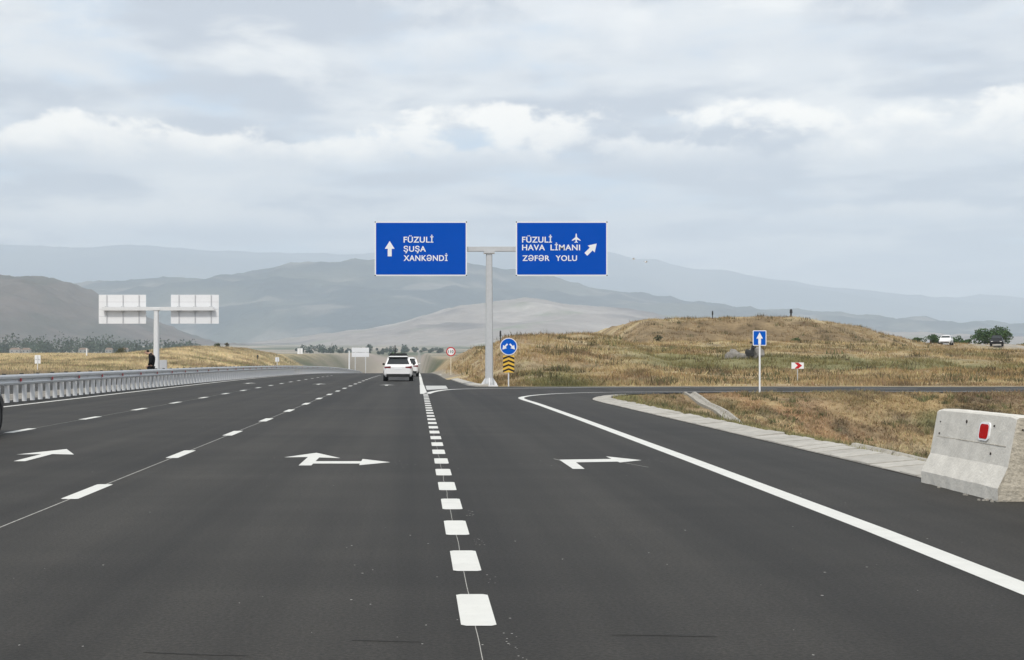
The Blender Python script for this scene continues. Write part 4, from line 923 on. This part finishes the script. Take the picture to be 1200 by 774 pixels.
for s in (-1, 1):
    b0 = len(V); V += [(0, s * .10, .90), (-.01, s * .11, .52), (.02, s * .11, .10), (-.14, s * .12, .05)]; rad += [.095, .068, .045, .04]; E_ += [(0, b0), (b0, b0 + 1), (b0 + 1, b0 + 2), (b0 + 2, b0 + 3)]
    a0 = len(V); V += [(.02, s * .20, 1.54), (.04, s * .25, 1.26), (-.09, s * .20, 1.0), (-.16, s * .15, .94)]; rad += [.068, .052, .04, .035]; E_ += [(3, a0), (a0, a0 + 1), (a0 + 1, a0 + 2), (a0 + 2, a0 + 3)]
    for q in range(4):
        f0 = len(V); V += [(-.215, s * (.15 - .022 * q + .02), .915), (-.235, s * (.145 - .022 * q + .02), .87 + .006 * q)]; rad += [.011, .009]; E_ += [(a0 + 3, f0), (f0, f0 + 1)]
    f0 = len(V); V += [(-.16, s * .10, .91), (-.185, s * .085, .885)]; rad += [.013, .010]; E_ += [(a0 + 3, f0), (f0, f0 + 1)]
skin('body', V, E_, rad, M['skin'], man)
Vj = [(0, 0, .90), (.03, 0, 1.14), (.06, 0, 1.38), (.045, 0, 1.58), (-.05, 0, 1.66)]; Ej = [(i, i + 1) for i in range(4)]; rj = [(.185, .15), (.185, .155), (.20, .17), (.17, .16), .095]
for s in (-1, 1): a0 = len(Vj); Vj += [(.02, s * .20, 1.54), (.04, s * .25, 1.26), (-.08, s * .205, 1.01)]; rj += [.095, .075, .058]; Ej += [(3, a0), (a0, a0 + 1), (a0 + 1, a0 + 2)]
skin('jacket', Vj, Ej, rj, M['cloth'], man)
Vt = [(0, 0, .98)]; Et = []; rt_ = [(.165, .14)]
for s in (-1, 1): a0 = len(Vt); Vt += [(0, s * .10, .88), (-.01, s * .11, .52), (.02, s * .11, .08)]; rt_ += [.118, .092, .078]; Et += [(0, a0), (a0, a0 + 1), (a0 + 1, a0 + 2)]
skin('trousers', Vt, Et, rt_, M['cloth'], man)
skin('hair', [(-.12, 0, 1.70), (-.15, 0, 1.77), (-.225, 0, 1.80)], [(0, 1), (1, 2)], [(.08, .085), .10, .075], M['hair'], man)
for s in (-1, 1): skin('shoe', [(.05, s * .11, .045), (-.06, s * .115, .045), (-.19, s * .12, .035)], [(0, 1), (1, 2)], [.055, .055, .04], M['shoe'], man)
man.scale = (1.22, 1.12, 1.07)

# ------------------------------------------------------------------ odds and ends on the mound
def rock(x, y, w, h, label, seed):
    r = random.Random(seed); t = bmesh.new(); bmesh.ops.create_icosphere(t, subdivisions=2, radius=1)
    for v in t.verts:
        k = 1 + .28 * math.sin(v.co.x * 3.1 + seed) * math.cos(v.co.y * 2.7 + seed * 2) + r.uniform(-.09, .09); v.co = Vector((v.co.x * w / 2 * k, v.co.y * w / 2.4 * k, max(v.co.z, -.35) * h * k))
    me = bpy.data.meshes.new('rock'); t.to_mesh(me); t.free(); me.materials.append(M['rock']); o = link('rock', me); o.location = (x, y, gz(x, y) + .18)
    return tag(o, label, 'rock', 'grey rocks in the dry grass')
HY = 106.0
def hx(px): return (px - CX) * HY / F
rock(hx(862), HY, 1.15, .62, 'largest grey rock of the pile left of the dark metal wreck', 3)
rock(hx(853.5), HY - .3, .75, .38, 'leftmost brownish rock of the pile left of the blue square sign', 5)
rock(hx(868.5), HY - .2, .7, .34, 'low grey rock between the largest rock and the dark metal wreck', 8)
rock(hx(888), HY + .6, 1.35, .70, 'rounded grey rock just behind the post of the blue square sign', 12)
wr = thing('metal_wreck', (hx(878), HY - .2, gz(hx(879), HY - .2) + .2), 'dark metal wreck with a short upright mast among the grey rocks', 'wreck')
m = MB(); m.loft([[(-.32, -.2, 0), (.30, -.2, 0), (.30, .25, 0), (-.32, .25, 0)], [(-.34, -.22, .35), (.26, -.2, .30), (.26, .2, .30), (-.34, .2, .35)], [(-.30, -.15, .55), (-.05, -.15, .50), (-.05, .15, .50), (-.30, .15, .55)]]); m.build('hull', M['scrap'], wr, bevel=.03)
m = MB(); m.loft([[(.02, -.1, .25), (.26, -.1, .25), (.26, .1, .25), (.02, .1, .25)], [(.10, -.09, .62), (.34, -.09, .62), (.34, .09, .62), (.10, .09, .62)], [(.20, -.07, 1.0), (.36, -.07, 1.0), (.36, .07, 1.0), (.20, .07, 1.0)]]); m.build('mast', M['scrap'], wr)
m = MB(); m.box(.04, .50, -.08, .08, 1.0, 1.10); m.box(.0, .14, -.07, .07, 1.06, 1.14); m.build('crossbar', M['scrap'], wr)
m = MB(); m.tube((.25, -.15, .62), (.45, -.15, .74), .07, .05); m.build('pipe', M['scrap'], wr)
def stake(px, pt, pb, d, label, w=.09):
    x = (px - CX) * d / F; z = gz(x, d); top = (CY - pt) * d / F + EYE
    t = thing('stake', (x, d, z), label, 'post', 'stakes on the skyline'); m = MB(); m.tube((0, 0, -.2), (0, 0, top - z), w, w * .8, 7); m.build('shaft', M['scrap'], t)
    m = MB(); m.tube((0, 0, top - z - .5), (0, 0, top - z - .05), w * 1.7, w * 1.4, 7); m.build('wrap', M['scrap'], t)
stake(586.5, 387.6, 392, 112, 'short dark stake on the mound crest above the round blue sign', .05)
stake(835, 364.5, 371, 170, 'thin dark stake on the mound crest left of the blue square sign', .06)
stake(927, 362.5, 369, 172, 'thick dark stake on the highest crest right of the blue square sign', .11)
stake(302, 416, 424, 300, 'dark stake in the grass of the left mound', .12)
# birds over the far range
for i, (px, py, lb) in enumerate([(742.5, 304, 'white bird flying at left of the pair beside the big sign'), (757, 307.5, 'white bird flying at right of the pair beside the big sign')]):
    d = 210; t = thing('bird', ((px - CX) * d / F, d, (CY - py) * d / F + EYE), lb, 'bird', 'birds flying beside the big sign', R(25 * i))
    m = MB(); m.loft([[(x, y * r, z * r) for y, z in ((-.06, 0), (0, .06), (.06, 0), (0, -.06))] for x, r in ((-.28, .2), (-.15, .9), (.05, 1.1), (.2, .6), (.3, .25))]); m.build('body', M['bird'], t)
    for s in (-1, 1):
        m = MB(); m.loft([[(-.08, s * .03, .03), (.10, s * .03, .03), (.10, s * .03, .05), (-.08, s * .03, .05)], [(-.08, s * .3, .16), (.08, s * .3, .16), (.08, s * .3, .175), (-.08, s * .3, .175)]]); w = m.build('wing', M['bird'], t)
        m = MB(); m.loft([[(-.08, s * .3, .16), (.08, s * .3, .16), (.08, s * .3, .175), (-.08, s * .3, .175)], [(-.1, s * .55, .12), (-.04, s * .55, .12), (-.04, s * .55, .13), (-.1, s * .55, .13)]]); m.build('wing_tip', M['birdk'], w)
# far houses in the wood on the left
for i, (px, d, w, lb) in enumerate([(18, 1230, 9, 'pale far house at the left edge of the distant wood'), (31, 1240, 7, 'pale far house second from the left in the distant wood'), (98, 1230, 8, 'pale far house above the white marker post'), (128, 1240, 6, 'small pale far house midway along the distant wood'), (147, 1235, 5, 'small pale far house above the olive shrub'), (218, 1240, 7, 'pale far house right of the signs seen from behind')]):
    x = (px - CX) * d / F; z = gz(x, d); t = thing('house', (x, d, z), lb, 'house', 'pale houses by the distant wood')
    m = MB(); m.box(-w / 2, w / 2, -3, 3, -1, 3.4); wl = m.build('wall', M['plaster'], t)
    for s in (-.25, .25): m = MB(); m.box(w * s - .6, w * s + .6, -3.04, -3, 1.2, 2.4); m.build('window', M['window'], wl)
    m = MB(); m.prism([(-w / 2 - .3, 3.4), (w / 2 + .3, 3.4), (w / 4, 5), (-w / 4, 5)], -3.3, 3.3); m.build('roof', M['roof'], t)

# ------------------------------------------------------------------ air
hz_ = MB(); hz_.box(-15800, 15800, -900, 20300, -14, 1500); hz_ = hz_.build('haze', [], None)
hm = bpy.data.materials.new('haze'); hm.use_nodes = True; t = hm.node_tree; t.nodes.clear()
pvn = t.nodes.new('ShaderNodeVolumePrincipled'); pvn.inputs['Color'].default_value = (.775, .88, 1, 1); pvn.inputs['Density'].default_value = 1.3e-4; pvn.inputs['Anisotropy'].default_value = -.2
mo = t.nodes.new('ShaderNodeOutputMaterial'); t.links.new(pvn.outputs[0], mo.inputs['Volume']); hz_.data.materials.append(hm); tag(hz_, kind='stuff')
